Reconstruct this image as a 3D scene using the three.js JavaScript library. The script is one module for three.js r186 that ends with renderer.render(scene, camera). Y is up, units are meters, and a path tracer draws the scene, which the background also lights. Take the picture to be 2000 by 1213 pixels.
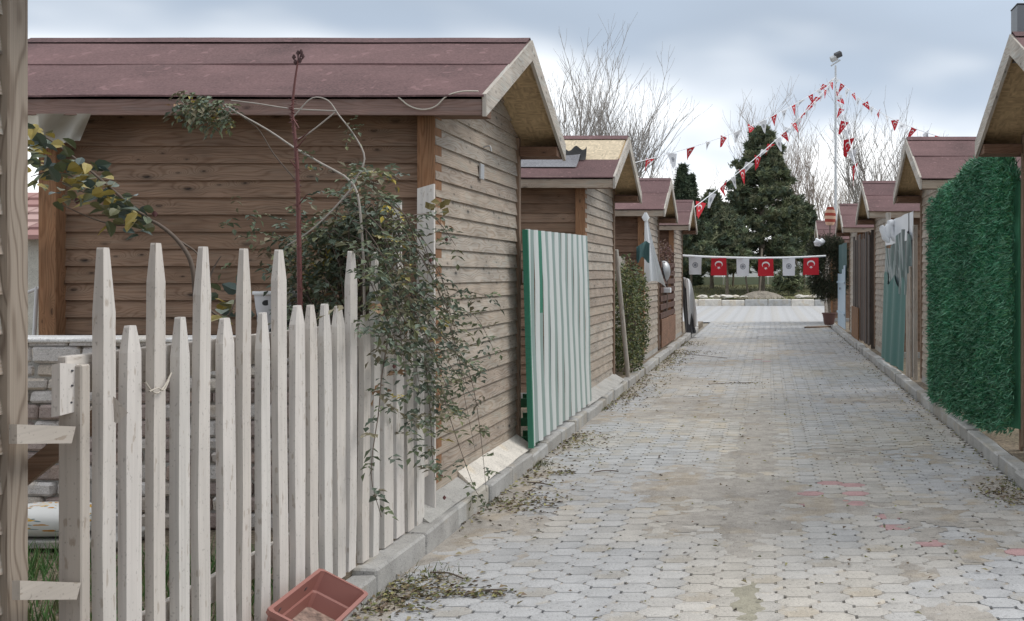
import * as THREE from 'three';

// ---------------------------------------------------------------- camera, sky, sun, exposure
const F = 2200, VX = 1500, VY = 536, EYE = 1.6;      // focal length and vanishing point of the lane in photo pixels
const scene = new THREE.Scene();
const camera = new THREE.PerspectiveCamera(2 * Math.atan(677 / F) * 180 / Math.PI, 3000 / 1354, 0.1, 2000);
camera.setViewOffset(3000, 1354, 0, 677 - VY, 2000, 1213);
camera.position.set(0, EYE, 0);
camera.lookAt(0, EYE, -10);
camera.updateProjectionMatrix();

const renderer = new THREE.WebGLRenderer({ antialias: true });
renderer.toneMapping = THREE.LinearToneMapping;
renderer.toneMappingExposure = 1.25;
renderer.shadowMap.enabled = true;

// seeded random and noise
function rng(seed) { let s = seed | 0; return () => { s = (s + 0x6d2b79f5) | 0; let t = Math.imul(s ^ (s >>> 15), 1 | s); t = (t + Math.imul(t ^ (t >>> 7), 61 | t)) ^ t; return ((t ^ (t >>> 14)) >>> 0) / 4294967296; }; }
function h3(x, y, z) { let h = Math.imul(x, 374761393) + Math.imul(y, 668265263) + Math.imul(z, 2147483647 ^ 0x5bd1e995); h = Math.imul(h ^ (h >>> 13), 1274126177); return ((h ^ (h >>> 16)) >>> 0) / 4294967296; }
const sm = (t) => t * t * (3 - 2 * t), mix = (a, b, t) => a + (b - a) * t, clamp = (x, a = 0, b = 1) => Math.min(b, Math.max(a, x));
const sstep = (a, b, x) => sm(clamp((x - a) / (b - a)));
function vnoise(x, y, z, px = 0, py = 0) {
  const xi = Math.floor(x), yi = Math.floor(y), zi = Math.floor(z), fx = sm(x - xi), fy = sm(y - yi), fz = sm(z - zi);
  const wx = (i) => (px ? ((i % px) + px) % px : i), wy = (i) => (py ? ((i % py) + py) % py : i);
  const x0 = wx(xi), x1 = wx(xi + 1), y0 = wy(yi), y1 = wy(yi + 1);
  const a = mix(mix(h3(x0, y0, zi), h3(x1, y0, zi), fx), mix(h3(x0, y1, zi), h3(x1, y1, zi), fx), fy);
  if (fz === 0) return a;
  return mix(a, mix(mix(h3(x0, y0, zi + 1), h3(x1, y0, zi + 1), fx), mix(h3(x0, y1, zi + 1), h3(x1, y1, zi + 1), fx), fy), fz);
}
function fbm(x, y, z = 0, oct = 4, px = 0, py = 0) {
  let s = 0, a = 0.5, t = 0;
  for (let i = 0; i < oct; i++) { s += a * vnoise(x, y, z + i * 17, px, py); t += a; a *= 0.5; x *= 2; y *= 2; if (z) z *= 2; px *= 2; py *= 2; }
  return s / t;
}
const R = rng(20240611);
const rr = (a, b) => a + (b - a) * R();
const s2l = (c) => (c <= 0.04045 ? c / 12.92 : ((c + 0.055) / 1.055) ** 2.4), l2s = (c) => (c <= 0.0031308 ? c * 12.92 : 1.055 * c ** (1 / 2.4) - 0.055);
const S = (r, g, b, k = 1) => [r, g, b].map((v) => Math.min(0.85, s2l(v / 255) * k));      // sRGB bytes to a linear base colour

// overcast sky: soft grey-blue cloud deck with a paler band above the horizon, brighter towards the veiled sun and the zenith
const SUN = new THREE.Vector3(0.55, 0.72, -0.42).normalize();
{
  const W = 1024, H = 512, d = new Float32Array(W * H * 4);
  for (let j = 0; j < H; j++) for (let i = 0; i < W; i++) {
    const az = (((i + 0.5) / W) - 0.5) * 2 * Math.PI, el = (((j + 0.5) / H) - 0.5) * Math.PI;
    const y = Math.sin(el), c = Math.cos(el), x = Math.cos(az) * c, z = Math.sin(az) * c, e = el * 180 / Math.PI;
    const n = fbm(x * 2.6 + 9.3, y * 9 + 4.1, z * 2.6 + 31.7, 5), m = fbm(x * 6 + 3, y * 22 + 14, z * 6 + 7, 4);
    const w = sstep(10.8, 5.2, e + (n - 0.5) * 15 + (m - 0.5) * 5);
    const deck = 0.94 + (n - 0.5) * 0.42 + (m - 0.5) * 0.16, hi = 0.9 * sstep(14, 42, e);
        const glow = 0.35 * Math.exp(-((Math.acos(clamp(x * SUN.x + y * SUN.y + z * SUN.z, -1, 1)) / 0.55) ** 2));
    const b = [0.42, 0.5, 0.61].map((v, k) => mix(mix(v, [0.92, 0.95, 0.98][k], hi) * deck, [1.22, 1.24, 1.25][k], w) + glow);
    const o = (j * W + i) * 4; d[o] = b[0]; d[o + 1] = b[1]; d[o + 2] = b[2]; d[o + 3] = 1;
  }
  const t = new THREE.DataTexture(d, W, H, THREE.RGBAFormat, THREE.FloatType);
  t.mapping = THREE.EquirectangularReflectionMapping; t.magFilter = THREE.LinearFilter; t.minFilter = THREE.LinearFilter; t.needsUpdate = true;
  scene.background = t; scene.environment = t;
}
const sun = new THREE.DirectionalLight(new THREE.Color(1, 0.96, 0.9), 1.15);
sun.position.copy(SUN).multiplyScalar(60); sun.target.position.set(0, 0, -15); sun.castShadow = true; sun.shadow.radius = 45;
sun.shadow.camera.left = -40; sun.shadow.camera.right = 40; sun.shadow.camera.top = 50; sun.shadow.camera.bottom = -40; sun.shadow.camera.far = 160; sun.shadow.mapSize.set(2048, 2048);
scene.add(sun, sun.target);

// ---------------------------------------------------------------- helpers
const V = (x, y, z) => new THREE.Vector3(x, y, z);
const P = (px, py, z) => V((px - VX) * z / F, EYE - (py - VY) * z / F, -z);        // photo pixel at a known distance from the camera plane
const PX = (px, py, X) => P(px, py, Math.abs(F * X / (px - VX)));                  // photo pixel on the upright plane x = X along the lane
const PG = (px, py, h = 0) => P(px, py, F * (EYE - h) / (py - VY));                // photo pixel on ground of height h

class B {                                       // collects triangles with uv in metres
  constructor() { this.p = []; this.n = []; this.u = []; this.c = []; this.col = null; this.uo = [0, 0]; this.grain = 'z'; }
  vert(p, n, u) { this.p.push(p.x, p.y, p.z); this.n.push(n.x, n.y, n.z); this.u.push(u[0] + this.uo[0], u[1] + this.uo[1]); if (this.col) this.c.push(...this.col); }
  uvOf(p, n) {                                  // v runs along the grain axis
    const a = Math.abs(n.x), b = Math.abs(n.y), c = Math.abs(n.z), g = this.grain;
    const ax = a >= b && a >= c ? ['y', 'z'] : b >= c ? ['x', 'z'] : ['x', 'y'];
    return ax[0] === g ? [p[ax[1]], p[ax[0]]] : [p[ax[0]], p[ax[1]]];
  }
  tri(a, b, c, n) {
    n = n || V(0, 0, 0).crossVectors(b.clone().sub(a), c.clone().sub(a)).normalize();
    for (const q of [a, b, c]) this.vert(q, n, this.uvOf(q, n));
  }
  quad(a, b, c, d) {
    const n = V(0, 0, 0).crossVectors(c.clone().sub(a), d.clone().sub(b)).normalize();
    this.tri(a, b, c, n); this.tri(a, c, d, n); return this;
  }
  hexa(q) {                                     // q: bottom ring 0-3 counter-clockwise seen from above, top ring 4-7
    const [a, b, c, d, e, f, g, h] = q;
    this.quad(d, c, b, a); this.quad(e, f, g, h); this.quad(a, b, f, e); this.quad(b, c, g, f); this.quad(c, d, h, g); this.quad(d, a, e, h); return this;
  }
  box(x0, x1, y0, y1, z0, z1, m) {
    const q = [V(x0, y0, z1), V(x1, y0, z1), V(x1, y0, z0), V(x0, y0, z0), V(x0, y1, z1), V(x1, y1, z1), V(x1, y1, z0), V(x0, y1, z0)];
    if (m) q.forEach((v) => v.applyMatrix4(m));
    return this.hexa(q);
  }
  cbox(x0, x1, y0, y1, z0, z1, k = 0.003, m, taper) {      // box with chamfered edges; taper(v) may move vertices
    const X = [x0, x1], Y = [y0, y1], Z = [z0, z1], s = [k, -k];
    const pt = (i, j, l, ax) => { const v = V(X[i] + (ax === 0 ? 0 : s[i]), Y[j] + (ax === 1 ? 0 : s[j]), Z[l] + (ax === 2 ? 0 : s[l])); if (taper) taper(v); if (m) v.applyMatrix4(m); return v; };
    const ctr = V((x0 + x1) / 2, (y0 + y1) / 2, (z0 + z1) / 2); if (m) ctr.applyMatrix4(m);
    const face = (...q) => { const n = V(0, 0, 0).crossVectors(q[1].clone().sub(q[0]), q[2].clone().sub(q[0])), mid = q.reduce((a, v) => a.add(v), V(0, 0, 0)).multiplyScalar(1 / q.length).sub(ctr); if (n.dot(mid) < 0) q.reverse(); if (q.length === 4) this.quad(...q); else this.tri(...q); };
    for (const i of [0, 1]) { face(pt(i, 0, 0, 0), pt(i, 1, 0, 0), pt(i, 1, 1, 0), pt(i, 0, 1, 0)); face(pt(0, i, 0, 1), pt(1, i, 0, 1), pt(1, i, 1, 1), pt(0, i, 1, 1)); face(pt(0, 0, i, 2), pt(1, 0, i, 2), pt(1, 1, i, 2), pt(0, 1, i, 2)); }
    for (const i of [0, 1]) for (const j of [0, 1]) {
      face(pt(i, j, 0, 0), pt(i, j, 1, 0), pt(i, j, 1, 1), pt(i, j, 0, 1));
      face(pt(i, 0, j, 0), pt(i, 1, j, 0), pt(i, 1, j, 2), pt(i, 0, j, 2));
      face(pt(0, i, j, 1), pt(1, i, j, 1), pt(1, i, j, 2), pt(0, i, j, 2));
      for (const l of [0, 1]) face(pt(i, j, l, 0), pt(i, j, l, 1), pt(i, j, l, 2));
    }
    return this;
  }
  tube(pts, rad, sides = 6, cap = true) {       // smooth tube through pts; rad a number or one per point
    const n = pts.length, rings = [], r = (i) => (typeof rad === 'number' ? rad : rad[i]);
    let ref = V(0.31, 0.2, 0.93), len = 0;
    for (let i = 0; i < n; i++) {
      const t = pts[Math.min(n - 1, i + 1)].clone().sub(pts[Math.max(0, i - 1)]).normalize();
      if (Math.abs(t.dot(ref)) > 0.97) ref = V(1, 0.1, 0);
      const a = ref.clone().sub(t.clone().multiplyScalar(ref.dot(t))).normalize(), b = V(0, 0, 0).crossVectors(t, a); ref = a;
      if (i) len += pts[i].distanceTo(pts[i - 1]);
      rings.push(Array.from({ length: sides + 1 }, (_, k) => { const w = k / sides * 2 * Math.PI, nn = a.clone().multiplyScalar(Math.cos(w)).addScaledVector(b, Math.sin(w)); return [pts[i].clone().addScaledVector(nn, r(i)), nn, [k / sides * 6.28 * Math.max(0.01, r(0)), len]]; }));
    }
    for (let i = 0; i + 1 < n; i++) for (let k = 0; k < sides; k++) for (const [u, w] of [[i, k], [i, k + 1], [i + 1, k + 1], [i, k], [i + 1, k + 1], [i + 1, k]]) this.vert(...rings[u][w]);
    if (cap) for (const i of [0, n - 1]) { const t = pts[i].clone().sub(pts[i ? i - 1 : 1]).normalize(); for (let k = 0; k < sides; k++) { const q = [pts[i], rings[i][k][0], rings[i][k + 1][0]]; for (const v of q) this.vert(v, t, [0, 0]); } }
    return this;
  }
  leaf(p, dir, up, len, wid, fold = 0.25) {     // pointed leaf folded along its midrib
    const d = dir.clone().normalize(), s = V(0, 0, 0).crossVectors(d, up).normalize(), u = V(0, 0, 0).crossVectors(s, d);
    const a = p, t = p.clone().addScaledVector(d, len).addScaledVector(u, -len * 0.12), m = p.clone().addScaledVector(d, len * 0.45);
    const l = m.clone().addScaledVector(s, wid).addScaledVector(u, wid * fold), r = m.clone().addScaledVector(s, -wid).addScaledVector(u, wid * fold);
    this.tri(a, l, t); this.tri(a, t, r); return this;
  }
  blade(p, dir, side, len, wid) { const a = p.clone().addScaledVector(side, wid), b = p.clone().addScaledVector(side, -wid), t = p.clone().addScaledVector(dir, len); this.tri(a, b, t); return this; }
  geo() {
    const g = new THREE.BufferGeometry();
    g.setAttribute('position', new THREE.Float32BufferAttribute(this.p, 3)); g.setAttribute('normal', new THREE.Float32BufferAttribute(this.n, 3)); g.setAttribute('uv', new THREE.Float32BufferAttribute(this.u, 2));
    if (this.c.length) g.setAttribute('color', new THREE.Float32BufferAttribute(this.c, 3));
    return g;
  }
}
const taken = {};
function numbered(name) { const k = taken[name] = (taken[name] ?? -1) + 1; return k ? name + '_' + String(k).padStart(3, '0') : name; }
function put(mesh, parent) { mesh.castShadow = mesh.receiveShadow = true; parent.add(mesh); return mesh; }
function mesh(name, geo, mat, parent) { const m = new THREE.Mesh(geo, mat); m.name = name; return put(m, parent); }
function thing(name, label, category, pos = V(0, 0, 0), group, turn = 0) {
  const o = new THREE.Group(); o.name = numbered(name); o.position.copy(pos); o.rotation.y = turn; scene.add(o);
  o.userData = { label, category }; if (group) o.userData.group = group; return o;
}
function struct(name, label, pos) { const o = new THREE.Group(); o.name = numbered(name); if (pos) o.position.copy(pos); scene.add(o); o.userData = { kind: 'structure', label, category: label.split(' ').slice(-1)[0] }; return o; }
function part(owner, name, mat, fn, kind) {     // fn draws in world coordinates; the part is stored relative to its (unturned) owner
  const b = new B(); fn(b); const g = b.geo();
  const w = V(0, 0, 0); for (let o = owner; o && o !== scene; o = o.parent) w.add(o.position);
  g.translate(-w.x, -w.y, -w.z);
  const m = mesh(name, g, mat, owner); if (kind) m.userData.kind = kind; return m;
}
const curve = (pts, n) => new THREE.CatmullRomCurve3(pts, false, 'centripetal').getPoints(n);

// ---------------------------------------------------------------- textures and materials
function tex(w, h, mw, mh, fn, srgb = true) {   // fn(i/w, j/h) gives linear rgb or grey; the tile measures mw x mh metres
  const d = new Uint8Array(w * h * 4); let sum = 0;
  for (let j = 0; j < h; j++) for (let i = 0; i < w; i++) {
    let c = fn(i / w, j / h); if (typeof c === 'number') c = [c, c, c];
    const o = (j * w + i) * 4; for (let k = 0; k < 3; k++) { const v = clamp(c[k]); sum += v; d[o + k] = 255 * (srgb ? l2s(v) : v); } d[o + 3] = 255;
  }
  const t = new THREE.DataTexture(d, w, h, THREE.RGBAFormat); t.wrapS = t.wrapT = THREE.RepeatWrapping; t.magFilter = THREE.LinearFilter; t.minFilter = THREE.LinearMipmapLinearFilter; t.generateMipmaps = true;
  if (srgb) t.colorSpace = THREE.SRGBColorSpace; t.repeat.set(1 / mw, 1 / mh); t.userData = { mean: sum / (w * h * 3) }; t.needsUpdate = true; return t;
}
const knots = []; { const q = rng(77); for (let i = 0; i < 13; i++) knots.push([q(), q(), 0.008 + 0.016 * q()]); }
function woodAt(u, v, seed, contrast, silver) { // u across (0.5 m), v along (2 m)
  let warp = fbm(u * 4, v * 3, seed, 3, 4, 3) * 2.2, k = 0;
  for (const [ku, kv, kr] of knots) { let du = Math.abs(u - ku), dv = Math.abs(v - kv); du = Math.min(du, 1 - du) * 0.5; dv = Math.min(dv, 1 - dv) * 2; const r2 = (du * du + dv * dv * 0.16) / (kr * kr); warp += 1.1 * Math.exp(-r2 * 0.35); k = Math.max(k, Math.exp(-r2 * 3)); }
  const rings = 0.5 + 0.5 * Math.sin((u * 22 + warp * 5) * 6.283), late = rings ** 3;
  const fibre = fbm(u * 128, v * 8, seed + 3, 3, 128, 8), blotch = fbm(u * 6, v * 10, seed + 5, 4, 6, 10);
  const weather = sstep(0.5, 0.75, fbm(u * 20, v * 14, seed + 9, 4, 20, 14)) * silver;
  const g = 0.74 - contrast * 0.2 * late + (fibre - 0.5) * 0.34 + (blotch - 0.5) * 0.4 - k * 0.45;
  const grey = weather * 0.5;
  return [g * (1 - 0.06 * grey) + 0.04 * grey, g * (0.97 - 0.08 * late * contrast) + 0.06 * grey, g * (0.94 - 0.14 * late * contrast) + 0.09 * grey];
}
const T = {
  wood: tex(512, 1024, 0.5, 2, (u, v) => woodAt(u, v, 1, 0.9, 1)),
  woodB: tex(512, 1024, 0.5, 2, (u, v) => woodAt((u * 1 + 0.37) % 1, v, 41, 0.6, 1.6)),
  post: tex(512, 1024, 0.25, 1, (u, v) => { const w = fbm(u * 2, v * 2, 7, 3, 2, 2) * 1.8 + 0.12 * Math.cos(v * 6.283), s = Math.abs(((u + 0.5) % 1) - 0.5); const r = 0.5 + 0.5 * Math.sin((s * 9 + w * 3.4) * 6.283), f = fbm(u * 96, v * 6, 5, 3, 96, 6); const g = 0.8 - 0.3 * r ** 5 + (f - 0.5) * 0.26; return [g, g * (0.98 - 0.06 * r ** 5), g * (0.95 - 0.1 * r ** 5)]; }),
  paint: tex(512, 1024, 0.4, 1.6, (u, v) => { const f = fbm(u * 70, v * 4, 3, 4, 70, 4), b = fbm(u * 8, v * 10, 8, 4, 8, 10), bare = sstep(0.69, 0.79, fbm(u * 22, v * 26, 15, 5, 22, 26)), run = sstep(0.62, 0.8, fbm(u * 34, v * 3, 21, 3, 34, 3)), spk = sstep(0.79, 0.83, fbm(u * 60, v * 160, 2, 2, 60, 160)); const g = 0.86 + (f - 0.5) * 0.14 + (b - 0.5) * 0.16 - run * 0.1; return [mix(g, 0.5, bare * 0.6) - spk * 0.2, mix(g * 0.99, 0.43, bare * 0.6) - spk * 0.2, mix(g * 0.975, 0.36, bare * 0.6) - spk * 0.2]; }),
  felt: tex(1024, 1024, 2, 2, (u, v) => { const g = 0.66 + (fbm(u * 200, v * 200, 3, 2, 200, 200) - 0.5) * 0.42 + (fbm(u * 5, v * 5, 9, 5, 5, 5) - 0.5) * 0.5 + sstep(0.8, 0.83, fbm(u * 34, v * 34, 71, 2, 34, 34)) * 0.35 - sstep(0.6, 0.8, fbm(u * 40, v * 3, 12, 3, 40, 3)) * 0.07; return [g, g * 0.97, g * 0.97]; }),
  concrete: tex(1024, 1024, 1, 1, (u, v) => { const p = sstep(0.74, 0.8, fbm(u * 90, v * 90, 6, 2, 90, 90)), c = fbm(u * 7, v * 7, 4, 5, 7, 7); const g = 0.74 + (fbm(u * 220, v * 220, 2, 2, 220, 220) - 0.5) * 0.36 + (c - 0.5) * 0.4 - p * 0.2, st = sstep(0.52, 0.72, fbm(u * 5, v * 5, 33, 5, 5, 5)); return [g * (1 - 0.02 * st), g * (1 - 0.07 * st), g * (1 - 0.15 * st)]; }),
  soil: tex(512, 512, 1, 1, (u, v) => { const g = 0.6 + (fbm(u * 60, v * 60, 2, 4, 60, 60) - 0.5) * 0.9 + (fbm(u * 6, v * 6, 7, 4, 6, 6) - 0.5) * 0.4; return [g, g * 0.97, g * 0.92]; }),
  osb: tex(512, 512, 0.6, 0.6, (u, v) => { const a = fbm(u * 36, v * 9, 3, 3, 36, 9), b = fbm(u * 10, v * 34, 6, 3, 10, 34), m = fbm(u * 12, v * 12, 9, 2, 12, 12) > 0.5 ? a : b, g = 0.45 + m * 0.6; return [g, g * 0.95, g * 0.85]; }),
};
function mat(name, rgb, o = {}) {
  const M = o.transmission ? THREE.MeshPhysicalMaterial : THREE.MeshStandardMaterial, m = new M({ roughness: o.rough ?? 0.9, metalness: o.metal ?? 0, side: THREE.DoubleSide });
  m.name = name; const k = o.map ? 1 / o.map.userData.mean : 1; m.color.setRGB(rgb[0] * k, rgb[1] * k, rgb[2] * k);
  if (o.map) { m.map = o.map; if (o.bump) { m.bumpMap = o.map; m.bumpScale = o.bump; } }
  if (o.vc) m.vertexColors = true;
  if (o.transmission) { m.transmission = o.transmission; m.thickness = 0; }
  if (o.opacity) { m.opacity = o.opacity; m.transparent = true; }
  if (o.sheen) m.sheen = o.sheen;
  return m;
}
const M = {
  gable: [0, 1, 2, 3, 4].map((i) => mat('weathered_board_' + i, [[0.355, 0.315, 0.27], [0.39, 0.35, 0.305], [0.325, 0.28, 0.24], [0.365, 0.315, 0.265], [0.345, 0.315, 0.28]][i], { map: i % 2 ? T.woodB : T.wood, bump: 0.0012 })),
  stain: [0, 1, 2, 3].map((i) => mat('stained_board_' + i, [[0.15, 0.088, 0.058], [0.175, 0.106, 0.072], [0.138, 0.083, 0.058], [0.186, 0.116, 0.081]][i], { map: i % 2 ? T.woodB : T.wood, bump: 0.0012 })),
  faded: [0, 1, 2, 3].map((i) => mat('brown_board_' + i, [[0.215, 0.142, 0.098], [0.25, 0.172, 0.124], [0.195, 0.126, 0.086], [0.235, 0.158, 0.112]][i], { map: i % 2 ? T.wood : T.woodB, bump: 0.0012 })),
  postBrown: mat('brown_post', [0.25, 0.135, 0.072], { map: T.wood, bump: 0.001 }),
  postPale: mat('pale_post', [0.285, 0.242, 0.202], { map: T.post, bump: 0.001 }),
  trim: mat('trim', [0.24, 0.17, 0.125], { map: T.woodB, bump: 0.001 }),
  barge: mat('barge', [0.42, 0.395, 0.36], { map: T.woodB, bump: 0.001 }),
  fascia: mat('fascia', [0.23, 0.155, 0.135], { map: T.woodB, bump: 0.001 }),
  fasciaPale: mat('fascia_pale', [0.35, 0.29, 0.235], { map: T.woodB, bump: 0.001 }),
  soffit: mat('soffit', [0.44, 0.34, 0.22], { map: T.osb, bump: 0.001 }),
  osb: mat('bare_board', [0.54, 0.47, 0.37], { map: T.osb, bump: 0.001 }),
  felt: [0, 1, 2].map((i) => mat('roof_felt_' + i, [[0.138, 0.079, 0.079], [0.142, 0.082, 0.081], [0.134, 0.077, 0.078]][i], { map: T.felt, bump: 0.0015, rough: 0.95 })),
  feltGrey: mat('felt_back', [0.2, 0.205, 0.22], { map: T.felt, bump: 0.001, rough: 0.8 }),
  black: mat('black_felt', [0.03, 0.03, 0.03], { rough: 0.7 }),
  picket: [0, 1, 2, 3].map((i) => mat('cream_paint_' + i, [[0.61, 0.575, 0.54], [0.64, 0.605, 0.575], [0.585, 0.545, 0.505], [0.62, 0.595, 0.565]][i], { map: T.paint, bump: 0.0008, rough: 0.75 })),
  batten: mat('worn_paint', [0.47, 0.425, 0.38], { map: T.paint, bump: 0.001, rough: 0.85 }),
  concrete: mat('concrete', [0.4, 0.39, 0.37], { map: T.concrete, bump: 0.002 }),
  kerb: [0, 1, 2].map((i) => mat('kerb_stone_' + i, [[0.39, 0.385, 0.375], [0.43, 0.425, 0.41], [0.36, 0.35, 0.335]][i], { map: T.concrete, bump: 0.003 })),
  mortar: mat('pale_mortar', [0.66, 0.62, 0.56], { map: T.concrete, bump: 0.003 }),
  soil: mat('soil', [0.2, 0.165, 0.125], { map: T.soil, bump: 0.01 }),
  ground: mat('ground', [0.26, 0.235, 0.2], { map: T.soil, bump: 0.01 }),
  bed: mat('paving_bed', [0.1, 0.088, 0.07], { map: T.soil, bump: 0.004 }),
  road: mat('road', [0.42, 0.42, 0.425], { map: T.concrete, bump: 0.002 }),
  leaf: mat('leaf', [1, 1, 1], { vc: true, rough: 0.7, transmission: 0.25 }),
  plain: mat('plant_matter', [1, 1, 1], { vc: true, rough: 0.85 }),
  cane: mat('red_cane', [0.15, 0.055, 0.05], { rough: 0.6 }),
  deadCane: mat('dead_cane', [0.42, 0.38, 0.34], { rough: 0.8 }),
  stem: mat('stem', [0.13, 0.1, 0.08], { rough: 0.85 }),
  bark: mat('bark', [0.2, 0.17, 0.14], { map: T.soil, bump: 0.01 }),
  twig: mat('twig', [0.33, 0.3, 0.275], { rough: 0.9 }),
  twigPink: mat('reddish_twig', [0.43, 0.365, 0.325], { rough: 0.9 }),
  metal: mat('galvanised', [0.5, 0.51, 0.52], { metal: 0.6, rough: 0.5 }),
  dark: mat('dark_metal', [0.06, 0.06, 0.065], { rough: 0.6 }),
  white: mat('white_fabric', [0.75, 0.76, 0.78], { rough: 0.85 }),
  wire: mat('rope', [0.55, 0.5, 0.43], { rough: 0.9 }),
};
const pick = (a) => a[Math.floor(R() * a.length)];
const NP = ['leaf', 'leaf'];

// ---------------------------------------------------------------- ground, yards, road, verge
const KX = 1.95, KR = 1.9, KH = 0.12;           // kerb faces left and right of the lane, kerb height
{
  const g = struct('ground', 'bare earth ground');
  part(g, 'earth', M.ground, (b) => b.quad(V(-300, -0.06, 30), V(300, -0.06, 30), V(300, -0.06, -500), V(-300, -0.06, -500)));
  const y1 = struct('yard_ground', 'bare soil of the yards behind the left kerb');
  part(y1, 'soil', M.soil, (b) => b.box(-30, -KX - 0.131, -0.05, 0.1, -36, 4));
  const y2 = struct('yard_ground', 'bare soil of the yards behind the right kerb');
  part(y2, 'soil', M.soil, (b) => b.box(KR + 0.131, 30, -0.05, 0.1, -37.6, 4));
}
// lane of interlocking concrete blocks
{
  const lane = struct('lane_paving', 'lane of grey interlocking concrete paving');
  part(lane, 'bed', M.bed, (b) => b.quad(V(-KX, -0.015, 6), V(KR, -0.015, 6), V(KR, -0.015, -38.2), V(-KX, -0.015, -38.2)));
  const e = 0.0669, t = 0.0977, u = 0.014, q = [];                          // ends interlock; the notched corners leave open holes in the joints
  for (const [sx, sz] of [[1, -1], [1, 1], [-1, 1], [-1, -1]]) { const k = [[e - u, 0.0806], [e - u, 0.0635], [e, 0.0575], [t, 0.0252]].map(([x, z]) => [sx * x, sz * z]); q.push(...(sx * sz < 0 ? k : k.reverse())); }
  const inn = q.map(([x, z]) => [x - Math.sign(x) * 0.0003, z - (Math.abs(z) > 0.06 ? Math.sign(z) * 0.0025 : 0)]);
  const draw = (b, m) => {
    const top = inn.map(([x, z]) => V(x, 0, z).applyMatrix4(m)), out = q.map(([x, z]) => V(x, -0.012, z).applyMatrix4(m)), n = V(0, 1, 0).transformDirection(m);
    for (let i = 1; i + 1 < q.length; i++) b.tri(top[0], top[i + 1], top[i], n);
    for (let i = 0; i < q.length; i++) { const j = (i + 1) % q.length; b.quad(top[i], top[j], out[j], out[i]); }
  };
  const tone = (x, z) => {                      // grey blocks, dusty patches, a few red ones
    const d = sstep(0.5, 0.72, fbm(x * 1.5 + 40, z * 0.55 + 11, 0, 4)) * 0.8 + 0.95 * Math.exp(-(((x + 0.15) / 0.45) ** 2)) * sstep(-26, -10, z) * (0.6 + 0.8 * fbm(x * 3, z * 2 + 50, 0, 3));
    return [Math.round(clamp(d) * 5), Math.floor(h3(Math.round(x * 1000), Math.round(z * 1000), 5) * 5)];
  };
  const rgb = ([d, l], red) => { const k = 0.955 + l * 0.0225; return red ? [0.42 * k, 0.262 * k, 0.258 * k] : [0.392, 0.392, 0.396].map((v, i) => mix(v, [0.45, 0.415, 0.365][i], d / 5 * 0.85) * k); };
  const mats = {}, matOf = (s, red) => mats[s + red] ??= mat('paver_' + s.join('_') + (red ? '_red' : ''), rgb(s, red), { map: T.concrete, bump: 0.002 });
  const reds = [[1570, 966], [1572, 980], [1660, 962], [1665, 982], [1640, 978], [1745, 1010], [1788, 1003], [1752, 1032], [1851, 1020], [1815, 1052], [1812, 1062], [1992, 1075], [1600, 944], [1662, 950], [1535, 963], [1500, 705], [1478, 702]].map(([x, y]) => PG(x, y));
  const all = [];
  for (let k = -12; k <= 11; k++) { const x = k * 0.165 - 0.02; if (x < -KX + 0.09 || x > KR - 0.09) continue; for (let i = 0; i < 204; i++) all.push([x, -4.6 - i * 0.165 - (k & 1 ? 0.0825 : 0)]); }
  const redAt = new Set(reds.map((r) => all.reduce((a, p, i) => { const dd = (p[0] - r.x) ** 2 + (p[1] - r.z) ** 2; return dd < a[0] ? [dd, i] : a; }, [9, -1])[1]));
  const inFrame = ([x, z]) => { const px = VX + x * F / -z, py = VY + EYE * F / -z; return px > 690 && px < 2020 && py < 1225; };
  const near = new Set(all.map((p, i) => [p, i]).filter(([p]) => inFrame(p)).sort((a, b) => b[0][1] - a[0][1]).slice(0, 300).map(([, i]) => i));
  const geos = Array.from({ length: 10 }, () => { const b = new B(); b.uo = [R(), R()]; draw(b, new THREE.Matrix4()); return b.geo(); });
  const rest = new B();
  all.forEach(([x, z], i) => {
    const sink = (R() - 0.5) * 0.003 - 0.009 * sstep(0.62, 0.8, fbm(x * 0.9 + 5, z * 0.7, 0, 2)), rx = (R() - 0.5) * 0.014, rz = (R() - 0.5) * 0.01, ry = (R() - 0.5) * 0.006, s = tone(x, z), red = redAt.has(i);
    if (near.has(i)) { const m = mesh('paver', geos[i % 10], matOf(s, red), lane); m.position.set(x, sink, z); m.rotation.set(rx, ry, rz); } else { rest.uo = [R(), R()]; rest.col = rgb(s, red); draw(rest, new THREE.Matrix4().makeRotationFromEuler(new THREE.Euler(rx, ry, rz)).setPosition(x, sink, z)); }
  });
  const m = mesh('paver_field', rest.geo(), mat('paver_mixed', [1, 1, 1], { map: T.concrete, bump: 0.002, vc: true }), lane); m.userData.kind = 'stuff';

  // sand washed over the blocks
  const sand = new B(), c = 0.035, blob = (x, z, X, Z, a, l) => Math.exp(-(((x - X) / a) ** 2) - ((z - Z) / l) ** 2);
  const hgt = (x, z) => {
    const m0 = Math.max(blob(x, z, -0.55, -8.5, 0.6, 0.8), blob(x, z, -0.15, -7.6, 0.12, 1.8) * 0.8, 0.9 * blob(x, z, -0.1, -11, 0.22, 3.2), blob(x, z, 1.75, -8.3, 0.42, 0.6), 0.8 * blob(x, z, 0.05, -8.4, 0.4, 0.45), 0.85 * sstep(0.42, 0.02, x + KX) * (0.5 + 0.7 * fbm(z * 0.6, 3, 0, 2)), 0.62 * sstep(0.22, 0, KR - x), 0.85 * blob(x, z, -0.1, -5.5, 0.09, 0.5), 0.75 * blob(x, z, -1.2, -17, 0.6, 1.2), 0.6 * blob(x, z, -0.9, -13, 0.9, 1.5));
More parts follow.
